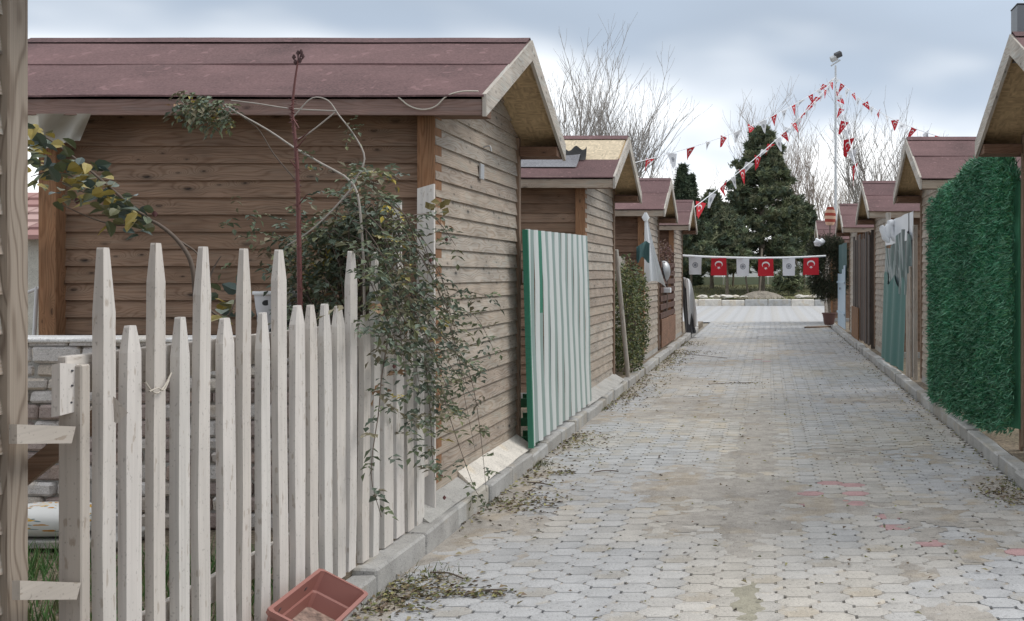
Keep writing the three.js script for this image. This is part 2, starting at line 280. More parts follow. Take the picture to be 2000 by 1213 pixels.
    return Math.min(0.006, 0.012 * (m0 - 0.52 + (fbm(x * 2.6, z * 2.6, 0, 3) - 0.5) * 0.9) + 0.009 * (fbm(x * 13, z * 13, 0, 3) - 0.5));
  };
  const nx = Math.floor((KX + KR) / c), nz = 560, H = [];
  for (let j = 0; j <= nz; j++) for (let i = 0; i <= nx; i++) H.push(hgt(-KX + i * c, -4.6 - j * c));
  for (let j = 0; j < nz; j++) for (let i = 0; i < nx; i++) {
    const o = j * (nx + 1) + i, hs = [H[o], H[o + 1], H[o + nx + 2], H[o + nx + 1]]; if (Math.max(...hs) < -0.006) continue;
    const x = -KX + i * c, z = -4.6 - j * c, k = 0.85 + 0.3 * fbm(x * 30, z * 30, 0, 2); const ms = sstep(0.35, 0.7, blob(x, z, -0.1, -5.5, 0.16, 0.7)); sand.col = [mix(0.36, 0.29, ms) * k, mix(0.33, 0.27, ms) * k, mix(0.295, 0.21, ms) * k];
    sand.quad(V(x, hs[0], z), V(x + c, hs[1], z), V(x + c, hs[2], z - c), V(x, hs[3], z - c));
  }
  const sm_ = mesh('sand_drift', sand.geo(), mat('sand', [1, 1, 1], { map: T.concrete, bump: 0.004, vc: true }), lane); sm_.userData.kind = 'stuff';
}
// kerbs of single stones
for (const [s, K, z1, label] of [[-1, KX, 31, 'kerb of pale concrete stones along the fence side'], [1, KR, 38, 'kerb of pale concrete stones along the green hedge side']]) {
  const k = struct('kerb', label); k.userData.category = 'kerb';
  for (let z = 2.6; z < z1;) {
    const l = rr(0.66, 0.82), b = new B(), dx = rr(-0.012, 0.012), dy = rr(-0.014, 0.012), tilt = rr(-0.02, 0.02); b.grain = 'z'; b.uo = [R(), R()];
    b.cbox(-0.065, 0.065, -0.1, KH, -l / 2 + 0.004, l / 2 - 0.004, 0.012, undefined, (v) => { v.x += (fbm(v.z * 4 + z * 3, v.y * 9, 0, 2) - 0.5) * 0.014; v.y += v.y > 0 ? (fbm(v.z * 5 + z, v.x * 9 + 4, 0, 2) - 0.5) * 0.016 : 0; });
    const m = mesh('kerb_stone', b.geo(), pick(M.kerb), k); m.position.set(s * (K + 0.065) + dx, dy, -z - l / 2); m.rotation.set(0, tilt, s * rr(0, 0.03)); z += l;
  }
}
// cross road, far kerb and grass bank
{
  const road = struct('road', 'pale concrete cross road');
  part(road, 'surface', M.road, (b) => b.quad(V(-90, -0.02, -38.2), V(90, -0.02, -38.2), V(90, -0.02, -58), V(-90, -0.02, -58)));
  const k = struct('kerb', 'low pale kerb wall on the far side of the cross road'); k.userData.category = 'kerb';
  for (let x = -12; x < 9; x += 1.2) part(k, 'kerb_stone', pick([M.mortar, M.mortar, M.kerb[1]]), (b) => { b.uo = [R(), R()]; b.cbox(x, x + 1.19, -0.1, 0.3 + rr(-0.02, 0.04), -58.5 + rr(-0.04, 0.04), -58, 0.04); });
  const bank = struct('grass_bank', 'grass bank beyond the cross road'), bh = (x, z) => 0.32 + 0.6 * sstep(-58.4, -76, z) + 0.12 * (fbm(x * 0.3, z * 0.3, 0, 3) - 0.5);
  part(bank, 'turf', mat('turf', [0.17, 0.175, 0.08], { map: T.soil, bump: 0.02 }), (b) => { for (let i = 0; i < 60; i++) for (let j = 0; j < 26; j++) { const x0 = -60 + i * 2, x1 = x0 + 2, z0 = -58.3 - (j / 26) ** 2 * 240, z1 = -58.3 - ((j + 1) / 26) ** 2 * 240; b.quad(V(x0, bh(x0, z0), z0), V(x1, bh(x1, z0), z0), V(x1, bh(x1, z1), z1), V(x0, bh(x0, z1), z1)); } });
  part(bank, 'grass', M.plain, (b) => { for (let i = 0; i < 5000; i++) { const x = rr(-12, 8), z = -58.6 - 14 * R() ** 1.5, k = rr(0.6, 1.3); b.col = pick([[0.1 * k, 0.12 * k, 0.035 * k], [0.18 * k, 0.165 * k, 0.07 * k], [0.24 * k, 0.2 * k, 0.1 * k]]); b.blade(V(x, bh(x, z) - 0.02, z), V(rr(-0.4, 0.4), 1, rr(-0.3, 0.3)), V(1, 0, 0), rr(0.05, 0.16), 0.02); } }, 'stuff');
  const heap = thing('gravel_heap', 'low heap of pale gravel dumped beyond the far kerb', 'gravel heap', V(-0.35, 0.4, -59.6));
  part(heap, 'mound', M.ground, (b) => { const f = (i, j) => { const w = i / 24 * 6.283, r = j / 8, n = fbm(Math.cos(w) * 2 + 5, Math.sin(w) * 2 + r * 3, 0, 3); return V(-0.35 + Math.cos(w) * r * 1.35, 0.3 + 0.42 * (1 - r * r) * (0.6 + 0.7 * n), -59.6 + Math.sin(w) * r * 0.8); }; for (let i = 0; i < 24; i++) for (let j = 0; j < 8; j++) b.quad(f(i, j + 1), f(i + 1, j + 1), f(i + 1, j), f(i, j)); });
  const rub = [[1372, 577], [1398, 578], [1420, 575], [1436, 577], [1452, 576], [1560, 577], [1572, 573], [1585, 576], [1598, 578]];
  for (const [x, y] of rub) { const p = P(x, y, 58.9); const s = thing('rubble_stone', 'pale rubble stone lying on the grass above the far kerb', 'stone', V(p.x, 0.4, -58.9), 'rubble on the far bank'); part(s, 'stone', M.mortar, (b) => { const g = new THREE.IcosahedronGeometry(rr(0.1, 0.26), 1), a = g.attributes.position; for (let i = 0; i < a.count; i += 3) { const v = [0, 1, 2].map((k) => V(0, 0, 0).fromBufferAttribute(a, i + k)); v.forEach((w) => { w.multiplyScalar(0.35 + 1.2 * fbm(w.x * 9 + x, w.y * 9, w.z * 9 + 9.3, 2)); w.y *= 0.5; w.x *= 1.5; w.add(V(p.x, 0.44, -58.9)); }); b.tri(...v); } }); }
}

// ---------------------------------------------------------------- timber cabins
const RIDGE = 3.37, EAVE = 2.75, RZ = 1.38, WZ = 1.2, OV = 0.35, SLOPE = (RIDGE - EAVE) / RZ, roofY = (z) => RIDGE - SLOPE * Math.abs(z);
function cabin(side, zr, label, o = {}) {
  const t = thing('timber_cabin', label, 'cabin', V(side * 2.15 + (o.dx || 0), 0, -zr), 'timber cabins along the lane', side < 0 ? 0 : Math.PI);
  const f = side < 0 ? 1 : -1, len = o.len ?? 3.2, rl = o.roofLen ?? len + 0.3, BW = 0.112, lx = OV, EW = WZ - 0.09;       // the boarded eave wall stands back between its corner posts
  const P_ = (name, m, fn, owner = t, grain = 'x') => { const b = new B(); b.grain = grain; b.uo = [R() * 3, R() * 3]; fn(b); return mesh(name, b.geo(), m, owner); };
  P_('plinth', M.concrete, (b) => b.cbox(-len - 0.02, 0.0, 0.05, 0.2, -WZ - 0.02, WZ + 0.02, 0.008));
  // core walls behind the boards
  const shell = P_('wall', M.trim, (b) => {
    const gz = WZ - 0.03;
    b.box(-0.06, -0.03, 0.2, roofY(gz) - 0.06, -gz, gz); b.box(-len, -len + 0.03, 0.2, roofY(gz) - 0.06, -gz, gz);
    b.box(-len + 0.03, -0.06, 0.2, roofY(gz) - 0.07, f * (EW - 0.05) - 0.015, f * (EW - 0.05) + 0.015);
    b.box(-len + 0.03, -0.06, 0.2, roofY(gz) - 0.07, -f * gz - 0.015, -f * gz + 0.015);
    for (const x of [-0.06, -len]) { const y = roofY(gz) - 0.06; b.hexa([V(x, y, gz), V(x + 0.03, y, gz), V(x + 0.03, y, -gz), V(x, y, -gz), V(x, RIDGE - 0.07, 0.01), V(x + 0.03, RIDGE - 0.07, 0.01), V(x + 0.03, RIDGE - 0.07, -0.01), V(x, RIDGE - 0.07, -0.01)]); }
  });
  void shell;
  // clapboards of the gable that faces the lane
  const gz = WZ - 0.004, zt = WZ - 0.055;       // far corner covered by a trim strip
  for (let y = 0.2, i = 0; y < RIDGE - 0.16; y += BW, i++) {
    const y1 = y + BW + 0.006, hw = (yy) => Math.min(gz, (RIDGE - 0.055 - yy) / SLOPE), a = hw(y), c = Math.max(0.02, hw(y1)), j = rr(0, 0.003);
    P_('clapboard', pick(M.gable), (b) => b.hexa([V(-0.03, y, a), V(0.004 + j, y, a), V(0.004 + j, y, -a), V(-0.03, y, -a), V(-0.03, y1, c), V(-0.013 + j, y1, c), V(-0.013 + j, y1, -c), V(-0.03, y1, -c)]), t, 'z');
  }
  // clapboards of the eave wall that faces down the lane towards the viewer
  for (let y = 0.2, i = 0; y < 2.7; y += BW, i++) {
    const y1 = Math.min(2.76, y + BW + 0.006), z0 = f * (EW - 0.03), zb = f * (EW + 0.004 + rr(0, 0.003)), zc = f * (EW - 0.014), x0 = -len + 0.1, x1 = -0.1;
    P_('clapboard', pick(o.faded === false ? M.stain : M.faded), (b) => { const q = [V(x0, y, zb), V(x1, y, zb), V(x1, y, z0), V(x0, y, z0), V(x0, y1, zc), V(x1, y1, zc), V(x1, y1, z0), V(x0, y1, z0)]; if (f < 0) q.forEach((v) => { v.z *= 1; }); b.hexa(f > 0 ? q : [q[3], q[2], q[1], q[0], q[7], q[6], q[5], q[4]]); });
  }
  for (const x of [-0.115, -len]) P_('corner_post', M.postBrown, (b) => b.cbox(x, x + 0.113, 0.2, 2.7, Math.min(f * (WZ - 0.15), f * (WZ + 0.012)), Math.max(f * (WZ - 0.15), f * (WZ + 0.012)), 0.004), t, 'y');
  P_('corner_trim', o.trimMat ?? M.trim, (b) => b.cbox(-0.02, 0.022, 0.15, roofY(WZ) - 0.06, Math.min(-f * (WZ + 0.022), -f * (WZ + 0.022 - (o.trimW ?? 0.06))), Math.max(-f * (WZ + 0.022), -f * (WZ + 0.022 - (o.trimW ?? 0.06))), 0.004), t, 'y');
  // roof: boarded deck, felt in two courses a side, ridge strip, fascias, barge boards
  for (const s of [1, -1]) {
    const front = s === f, roof = P_('roof', M.soffit, (b) => { const q = [V(-rl, roofY(RZ) - 0.045, s * RZ), V(lx, roofY(RZ) - 0.045, s * RZ), V(lx, RIDGE - 0.045, 0), V(-rl, RIDGE - 0.045, 0)], u = q.map((v) => v.clone().add(V(0, 0.025, 0))); b.hexa(s > 0 ? [...q, ...u] : [q[3], q[2], q[1], q[0], u[3], u[2], u[1], u[0]]); });
    const sheet = (za, zb, lift, m, xa = -rl - 0.01, xb = lx + 0.012, name = 'felt_sheet') => P_(name, m, (b) => {  // slightly wavy felt
      const n = 26, k = 5, g = (i, j) => { const z = mix(za, zb, j / k), x = mix(xa, xb, i / n); return V(x, roofY(z) - 0.016 + lift + 0.012 * (fbm(x * 1.7 + zr, z * 3 + za * 5, 0, 2) - 0.5), s * z); };
      for (let i = 0; i < n; i++) for (let j = 0; j < k; j++) { const q = [g(i, j), g(i + 1, j), g(i + 1, j + 1), g(i, j + 1)]; if (s > 0) b.quad(q[3], q[2], q[1], q[0]); else b.quad(...q); }
      for (let i = 0; i < n; i++) { const p = g(i, k), q = g(i + 1, k), d = V(0, 0.012, 0); b.quad(p, q, q.clone().sub(d), p.clone().sub(d)); }
    }, roof, 'x');
    if (o.torn && front) {                      // felt torn off the upper half, bare boards showing
      sheet(0.78, RZ + 0.02, 0.004, M.felt[0]);
      P_('bare_deck', M.osb, (b) => { const q = [V(-rl, roofY(0.82) - 0.019, s * 0.82), V(lx - 0.02, roofY(0.82) - 0.019, s * 0.82), V(lx - 0.02, RIDGE - 0.019, 0.004 * s), V(-rl, RIDGE - 0.019, 0.004 * s)], u = q.map((v) => v.clone().add(V(0, 0.009, 0))); b.hexa(s > 0 ? [...q, ...u] : [q[3], q[2], q[1], q[0], u[3], u[2], u[1], u[0]]); }, roof);
      const flap = (xa, xb, za, zb, m, name, curl) => P_(name, m, (b) => { const n = 14, k = 8, g = (i, j) => { const x = mix(xa, xb, i / n), z = mix(za, zb, j / k), w = 0.5 + 0.5 * Math.sin(i * 0.9 + j); return V(x, roofY(z) + 0.006 + curl * (1 - j / k) ** 2 * (0.5 + 0.5 * w) + curl * 0.6 * Math.max(0, i / n - 0.7) * (1 - j / k), s * z); }; for (let i = 0; i < n; i++) for (let j = 0; j < k; j++) b.quad(g(i, j), g(i, j + 1), g(i + 1, j + 1), g(i + 1, j)); }, roof);
      flap(-1.9, -0.12, 0.82, 1.12, M.feltGrey, 'folded_felt', 0.05);
      flap(-0.4, -0.05, 0.76, 0.88, M.black, 'felt_curl', 0.13);
    } else { sheet(0.62, RZ + 0.02, 0.003, pick(M.felt)); sheet(-0.0, 0.68, 0.012, pick(M.felt)); }
    P_('fascia', front ? (o.fascia ?? M.fascia) : M.fascia, (b) => b.cbox(-rl, lx - 0.001, EAVE - 0.145, EAVE - 0.012, Math.min(s * RZ, s * (RZ - 0.026)), Math.max(s * RZ, s * (RZ - 0.026)), 0.003));
    P_('barge_board', M.barge, (b) => { const dz = 0.0, q = (z, y) => V(0, y, z); void dz; const x0 = lx + 0.002, x1 = lx + 0.028, A = s * (RZ + 0.012), ya = roofY(RZ + 0.012); const ring = (x) => [q(A, ya - 0.15), q(A, ya - 0.008), q(s * 0.0005, RIDGE - 0.008), q(s * 0.0005, RIDGE - 0.16)].map((v) => V(x, v.y, v.z)); const a = ring(x0), c = ring(x1); const o2 = [a[0], c[0], c[3], a[3], a[1], c[1], c[2], a[2]]; b.hexa(s > 0 ? o2 : [o2[3], o2[2], o2[1], o2[0], o2[7], o2[6], o2[5], o2[4]]); }, t, 'z');
    P_('eave_beam', M.stain[0], (b) => b.cbox(0.026, lx - 0.004, EAVE - 0.14, EAVE - 0.06, Math.min(s * (WZ - 0.06), s * (RZ - 0.03)), Math.max(s * (WZ - 0.06), s * (RZ - 0.03)), 0.003));
  }
  P_('ridge_strip', M.felt[2], (b) => { const n = 30; for (let i = 0; i < n; i++) for (const s of [1, -1]) { const xa = mix(-rl, lx + 0.01, i / n), xb = mix(-rl, lx + 0.01, (i + 1) / n), w = (x) => 0.005 * (fbm(x * 3 + zr, 1, 0, 2) - 0.5); const q = [V(xa, RIDGE + 0.012 + w(xa), 0), V(xb, RIDGE + 0.012 + w(xb), 0), V(xb, roofY(0.12) + 0.008 + w(xb), s * 0.12), V(xa, roofY(0.12) + 0.008 + w(xa), s * 0.12)]; if (s > 0) b.quad(q[3], q[2], q[1], q[0]); else b.quad(...q); } });
  return t;
}
const NEAR = cabin(-1, 2.02, 'timber cabin with a pale grained corner strip beside the picket gate', { trimMat: M.postPale, trimW: 0.085 });
const L1 = cabin(-1, 8.48, 'brown timber cabin behind the white picket fence with the trailing rose', { len: 2.56, roofLen: 3.4 });
const L2 = cabin(-1, 14.45, 'timber cabin with torn roof felt and bare roof boards', { torn: true, fascia: M.fasciaPale });
cabin(-1, 20.8, 'timber cabin between the leafy shrub and the dark slatted gate', { faded: false, fascia: M.fasciaPale });
cabin(-1, 26.9, 'timber cabin at the lane end holding the flag line', { faded: false, fascia: M.fasciaPale });
cabin(1, 8.26, 'timber cabin with a grey flue beside the artificial hedge screen');
cabin(1, 14.56, 'timber cabin behind the far edge of the artificial hedge screen', { fascia: M.fasciaPale });
cabin(1, 21.4, 'timber cabin between the teal tarpaulin and the dark plank gate', { fascia: M.fasciaPale });
cabin(1, 28.3, 'timber cabin between the dark plank gate and the pale blue gate', { fascia: M.fasciaPale });
cabin(1, 37.2, 'small timber cabin behind the dark potted evergreen', { dx: -0.2, len: 2.4 });
void NEAR; void L2;

// ---------------------------------------------------------------- sheets (cloth, tarpaulin, flags)
function sheetGeo(fn, nu, nv) {                 // fn(u, v) gives a point; uv runs 0..1 over the sheet
  const p = [], u = [], ix = [];
  for (let j = 0; j <= nv; j++) for (let i = 0; i <= nu; i++) { const q = fn(i / nu, j / nv); p.push(q.x, q.y, q.z); u.push(i / nu, j / nv); }
  for (let j = 0; j < nv; j++) for (let i = 0; i < nu; i++) { const a = j * (nu + 1) + i; ix.push(a, a + 1, a + nu + 2, a, a + nu + 2, a + nu + 1); }
  const g = new THREE.BufferGeometry(); g.setAttribute('position', new THREE.Float32BufferAttribute(p, 3)); g.setAttribute('uv', new THREE.Float32BufferAttribute(u, 2)); g.setIndex(ix); g.computeVertexNormals(); return g;
}
function sheet(owner, name, m, fn, nu, nv) { const o = owner.position; return mesh(name, sheetGeo((u, v) => fn(u, v).sub(o), nu, nv), m, owner); }
const sw = (pts, r, n = 14, sides = 6) => (b) => { const c = curve(pts, n); b.tube(c, Array.isArray(r) ? c.map((_, i) => mix(r[0], r[1], i / n)) : r, sides); };

// ---------------------------------------------------------------- white picket fence with its gate
{
  const FX = -2.045, t = thing('picket_fence', 'cream painted picket fence with rough tapered pickets of uneven height', 'fence', V(-2.06, 0.1, -5));
  const zf = (px, X = FX) => F * -X / (VX - px);
  const list = [[179, 201, 225, 483], [232, 247, 277, 637], [283, 300, 323, 474], [330, 349, 371, 620], [376, 388, 410, 481], [424, 436, 460, 622], [461, 473, 490, 485], [499, 510, 528, 611], [535, 544, 562, 487], [568, 577, 596, 597], [598, 606, 622, 596], [628, 634, 650, 594], [652, 660, 676, 598], [676, 683, 697, 490], [703, 709, 722, 616], [724, 730, 742, 492], [744, 751, 768, 617], [769, 775, 790, 493], [789, 796, 808, 622], [809, 815, 829, 628]];
  list.forEach(([a, m, c, top], n) => {
    const z0 = zf(m), z1 = zf(c), th = clamp((m - a) * z0 / F, 0.028, 0.05), yt = EYE - (top - VY) * z0 / F, y0 = 0.135 + rr(-0.01, 0.012), tall = top < 550;
    part(t, 'picket', M.picket[n % 4], (b) => {
      b.grain = 'y'; b.uo = [R() * 5, R() * 5];
      const tip = (tall ? 0.16 : 0.11) * rr(0.7, 1.35), ys = [y0, 0.4, 0.75, 1.05, yt - tip, yt - 0.006, yt], lean = rr(-0.006, 0.006), cz = -(z0 + z1) / 2, hw = (z1 - z0) / 2, cx = FX - th / 2;
      const ring = ys.map((y, i) => { const k = i >= 5 ? (i === 6 ? 0.42 : 0.5) : i === 4 ? 0.93 : 1, kx = i >= 5 ? 0.62 : 1, wz = hw * k * (1 + (fbm(y * 3 + n * 7, 1, 0, 2) - 0.5) * 0.22), wx = th / 2 * kx, ox = lean * (y - 0.5) + (fbm(y * 2 + n * 3, 8, 0, 2) - 0.5) * 0.008, oz = (fbm(y * 2.3 + n * 5, 3, 0, 2) - 0.5) * 0.012; return [V(cx - wx + ox, y, cz + wz + oz), V(cx + wx + ox, y, cz + wz + oz), V(cx + wx + ox, y, cz - wz + oz), V(cx - wx + ox, y, cz - wz + oz)]; });
      for (let i = 0; i + 1 < ring.length; i++) for (let k = 0; k < 4; k++) b.quad(ring[i][k], ring[i][(k + 1) % 4], ring[i + 1][(k + 1) % 4], ring[i + 1][k]);
      b.quad(...ring[6]); b.quad(...ring[0].slice().reverse());
    });
  });
  for (const [y0, y1, z0, z1] of [[1.235, 1.355, 3.36, 6.95], [0.36, 0.46, 3.36, 6.95]]) part(t, 'rail', M.picket[2], (b) => { b.uo = [1, 2]; b.cbox(FX - 0.075, FX - 0.048, y0, y1, -z1, -z0, 0.003); });
  part(t, 'gate_stile', M.batten, (b) => { b.grain = 'y'; b.cbox(-2.115, -2.045, 0.1, 1.33, -3.40, -3.355, 0.004); });
  part(t, 'gate_block', M.picket[1], (b) => { b.grain = 'y'; b.hexa([P(100, 815, 3.3), P(117, 812, 3.3), P(152, 803, 3.37), P(140, 803, 3.4), P(101, 712, 3.3), P(117, 709, 3.3), P(154, 711, 3.37), P(140, 711, 3.4)]); });
  for (const [x, y] of [[139, 724], [139, 753], [137, 786]]) part(t, 'nail', M.dark, (b) => { const c = P(x, y, 3.345); b.tube([c, c.clone().add(V(0.006, 0, 0.003))], 0.0035, 6); });
  for (const [ya, yb, xa, xb, dy] of [[829, 866, 33, 148, 0], [1134, 1171, 39, 158, 0.006]]) part(t, 'batten', M.batten, (b) => {
    const X = -2.04, q = (px, py) => PX(px, py, X), d = V(-0.022, 0, 0), k = [q(xa, yb + 1), q(xb - 8, yb), q(xb, ya + 4), q(xa, ya)]; void dy;
    b.hexa([k[0].clone().add(d), k[0], k[1], k[1].clone().add(d), k[3].clone().add(d), k[3], k[2], k[2].clone().add(d)]);
  });
  part(t, 'diagonal_brace', M.trim, (b) => { const a = P(40, 955, 3.6), c = P(180, 845, 3.62), w = V(0, 0.075, 0), d = V(0, 0, -0.025); b.grain = 'x'; b.hexa([a, c, c.clone().add(d), a.clone().add(d), a.clone().add(w), c.clone().add(w), c.clone().add(w).add(d), a.clone().add(w).add(d)]); });
  part(t, 'splinter', M.picket[0], (b) => { const a = P(226, 778, 3.42), c = P(250, 806, 3.42), e = P(228, 828, 3.44), d = V(-0.02, 0.004, -0.02); b.tri(a, e, c); b.quad(a, c, c.clone().add(d), a.clone().add(d)); b.quad(c, e, e.clone().add(d), c.clone().add(d)); b.tri(a.clone().add(d), c.clone().add(d), e.clone().add(d)); });
  const rope = thing('rope_loop', 'pale string tied round the fourth picket of the gate', 'string', P(300, 760, 3.7)); rope.userData.label = 'pale string knotted round a tall picket near the gate';
  part(rope, 'string', M.wire, (b) => { const X = -2.04; sw([PX(276, 745, X), PX(288, 762, X), PX(300, 768, X), PX(316, 752, X), PX(328, 728, X)].map((v) => v.add(V(0.012, 0, 0))), 0.003, 16, 5)(b); sw([PX(283, 765, X), PX(300, 758, X), PX(312, 762, X), PX(322, 742, X)].map((v) => v.add(V(0.014, 0, 0))), 0.0025, 12, 5)(b); });
  // two tall cream boards by the cabin corner
  const tb = thing('tall_board', 'tall cream board with a ragged top by the cabin corner post', 'board', V(-2.15, 0.1, -6.98)), tc = thing('tall_board', 'narrow tall cream board half hidden in the rose', 'board', V(-2.3, 0.1, -6.9));
  part(tb, 'board', M.picket[1], (b) => { b.grain = 'y'; const a = P(811, 1000, 6.95).x, c = P(849, 1000, 6.95).x; b.hexa([V(a, 0.1, -6.95), V(c, 0.1, -6.95), V(c, 0.1, -6.98), V(a, 0.1, -6.98), V(a + 0.012, 2.13, -6.95), V(c - 0.006, 2.16, -6.95), V(c - 0.006, 2.16, -6.98), V(a + 0.012, 2.13, -6.98)]); });
  part(tc, 'board', M.picket[3], (b) => { b.grain = 'y'; const a = P(757, 1000, 6.85).x, c = P(782, 1000, 6.85).x; b.hexa([V(a, 0.1, -6.85), V(c, 0.1, -6.85), V(c, 0.1, -6.88), V(a, 0.1, -6.88), V(a + 0.03, 2.04, -6.85), V(c, 2.05, -6.85), V(c, 2.05, -6.88), V(a + 0.03, 2.04, -6.88)]); });
}
// apron of mortar in front of the first left cabin, grey at its near end
{
  const s = struct('mortar_apron', 'pale mortar apron between cabin and kerb'); s.userData.category = 'apron';
  const ap = (name, m, z0, z1, h) => part(s, name, m, (b) => { const n = 16, g = (i, j) => { const z = mix(z0, z1, i / n), x = mix(-2.148, -KX - 0.045, j / 4), e = i === 0 ? 0.1 * (j / 4 - 0.5) : 0; return V(x, mix(h, KH + 0.014, j / 4) + 0.018 * (fbm(z * 4, x * 14, 0, 3) - 0.5), -z + e); }; for (let i = 0; i < n; i++) for (let j = 0; j < 4; j++) b.quad(g(i, j), g(i, j + 1), g(i + 1, j + 1), g(i + 1, j)); for (let j = 0; j < 4; j++) { const a = g(0, j), c = g(0, j + 1); b.quad(V(a.x, 0, a.z), V(c.x, 0, c.z), c, a); } });
  ap('mortar', M.mortar, 7.75, 9.62, 0.235); ap('grey_screed', M.concrete, 6.7, 7.8, 0.2);
  ap('screed', M.concrete, 12.6, 15.7, 0.22);
}

// ---------------------------------------------------------------- things in the near yard
{
  const w = thing('stone_wall', 'low rough stone garden wall with a whitewashed coping behind the picket fence', 'stone wall', V(-3.4, 0.1, -6.7));
  const ms = [mat('stone_a', [0.5, 0.46, 0.43], { map: T.concrete, bump: 0.006 }), mat('stone_b', [0.36, 0.29, 0.265], { map: T.concrete, bump: 0.006 }), mat('stone_c', [0.6, 0.57, 0.55], { map: T.concrete, bump: 0.006 }), mat('stone_d', [0.33, 0.27, 0.25], { map: T.concrete, bump: 0.006 })];
  part(w, 'mortar_core', M.concrete, (b) => b.box(-4.6, -2.62, 0.1, 1.2, -6.85, -6.63));
  for (let y = 0.1, j = 0; y < 1.19; j++) { const h = Math.min(1.2 - y, rr(0.07, 0.11)); for (let x = -4.6 + (j % 2) * 0.09; x < -2.62;) { const l = Math.min(rr(0.15, 0.3), -2.6 - x + 0.02), top = y > 0.95; part(w, 'stone', top ? pick([ms[0], ms[2], ms[2]]) : pick(ms), (b) => { b.uo = [R(), R()]; b.cbox(x + 0.006, x + l - 0.006, y + 0.005, y + h - 0.005, -6.66, -6.6 + rr(-0.012, 0.014), 0.014, undefined, (v) => { v.z += (fbm(v.x * 11, v.y * 15, 0, 3) - 0.5) * 0.05; v.y += (fbm(v.x * 9 + 4, v.y * 9, 0, 2) - 0.5) * 0.012; }); }); x += l; } y += h; }
  part(w, 'coping', mat('whitewash', [0.78, 0.77, 0.76], { map: T.concrete, bump: 0.003 }), (b) => b.cbox(-4.65, -2.58, 1.2, 1.228, -6.9, -6.58, 0.008));
  const pat = (w2, h2, fn) => { const c = document.createElement('canvas'); c.width = w2; c.height = h2; fn(c.getContext('2d'), w2, h2); const t = new THREE.CanvasTexture(c); t.colorSpace = THREE.SRGBColorSpace; t.wrapS = t.wrapT = THREE.RepeatWrapping; return t; };
  const bw = pat(256, 256, (c) => { c.fillStyle = '#d8d9de'; c.fillRect(0, 0, 256, 256); const q = rng(5); for (let i = 0; i < 46; i++) { c.fillStyle = q() < 0.75 ? '#23272e' : '#6d7684'; c.beginPath(); c.ellipse(q() * 256, q() * 256, 6 + q() * 22, 4 + q() * 10, q() * 3, 0, 6.3); c.fill(); } });
  const pot = thing('patterned_bucket', 'white bucket with black blotched pattern standing on the garden wall', 'bucket', V(-2.93, 1.228, -6.72));
  const lm = (name, pts, m, owner) => mesh(name, new THREE.LatheGeometry(pts.map(([r, y]) => new THREE.Vector2(r, y)), 28), m, owner);
  const bm = mat('bucket_print', [0.9, 0.9, 0.9], { rough: 0.5 }); bm.map = bw;
  lm('body', [[0.0, 0.004], [0.1, 0.004], [0.125, 0.26]], bm, pot); lm('rim', [[0.122, 0.25], [0.134, 0.252], [0.134, 0.272], [0.122, 0.272], [0.118, 0.25]], M.white, pot);
  // cushion on a low grey bench, grass
  const bench = thing('plank_bench', 'low grey plank bench against the garden wall', 'bench', V(-3.95, 0.1, -6.2));
  part(bench, 'seat_board', M.concrete, (b) => b.cbox(-4.3, -3.5, 0.125, 0.165, -6.42, -6.05, 0.005)); for (const x of [-4.25, -3.6]) part(bench, 'leg', M.concrete, (b) => b.cbox(x, x + 0.06, 0.1, 0.125, -6.4, -6.1, 0.004));
  const fl = pat(256, 256, (c) => { c.fillStyle = '#e4e4e2'; c.fillRect(0, 0, 256, 256); const q = rng(8); for (let i = 0; i < 30; i++) { const x = q() * 256, y = q() * 256; c.fillStyle = '#7f9296'; c.beginPath(); c.ellipse(x + 14, y + 8, 9, 4, q() * 3, 0, 7); c.fill(); c.fillStyle = q() < 0.7 ? '#d9ac4e' : '#c98f3a'; for (let k = 0; k < 5; k++) { c.beginPath(); c.arc(x + 6 * Math.cos(k * 1.26), y + 6 * Math.sin(k * 1.26), 5.5, 0, 7); c.fill(); } } });
  const cm = mat('flower_print', [0.88, 0.88, 0.88], { rough: 0.95 }); cm.map = fl; fl.repeat.set(3, 2);
  const cu = thing('floral_cushion', 'white cushion printed with yellow flowers lying on the low bench', 'cushion', V(-3.95, 0.165, -6.22));
  { const g = new THREE.SphereGeometry(1, 28, 18), a = g.attributes.position; for (let i = 0; i < a.count; i++) { const v = V(0, 0, 0).fromBufferAttribute(a, i), sgn = (x, p) => Math.sign(x) * Math.abs(x) ** p; a.setXYZ(i, sgn(v.x, 0.6) * 0.27, 0.085 + sgn(v.y, 0.85) * 0.082, sgn(v.z, 0.6) * 0.17); } g.computeVertexNormals(); mesh('pad', g, cm, cu); }
  const gr = new B(); for (let i = 0; i < 6500; i++) { const x = rr(-4.6, -2.2), z = -rr(3.3, 6.0), k = rr(0.6, 1.3); gr.col = pick([[0.09 * k, 0.2 * k, 0.06 * k], [0.12 * k, 0.24 * k, 0.08 * k], [0.18 * k, 0.2 * k, 0.09 * k]]); gr.blade(V(x, 0.095, z), V(rr(-0.5, 0.5), 1, rr(-0.5, 0.5)), V(rr(-1, 1), 0, rr(-1, 1)).normalize(), rr(0.05, 0.16), 0.005); }
  const go = mesh('yard_grass', gr.geo(), M.plain, scene); go.userData = { kind: 'stuff', label: 'tufts of green grass in the yard behind the gate', category: 'grass' };
}
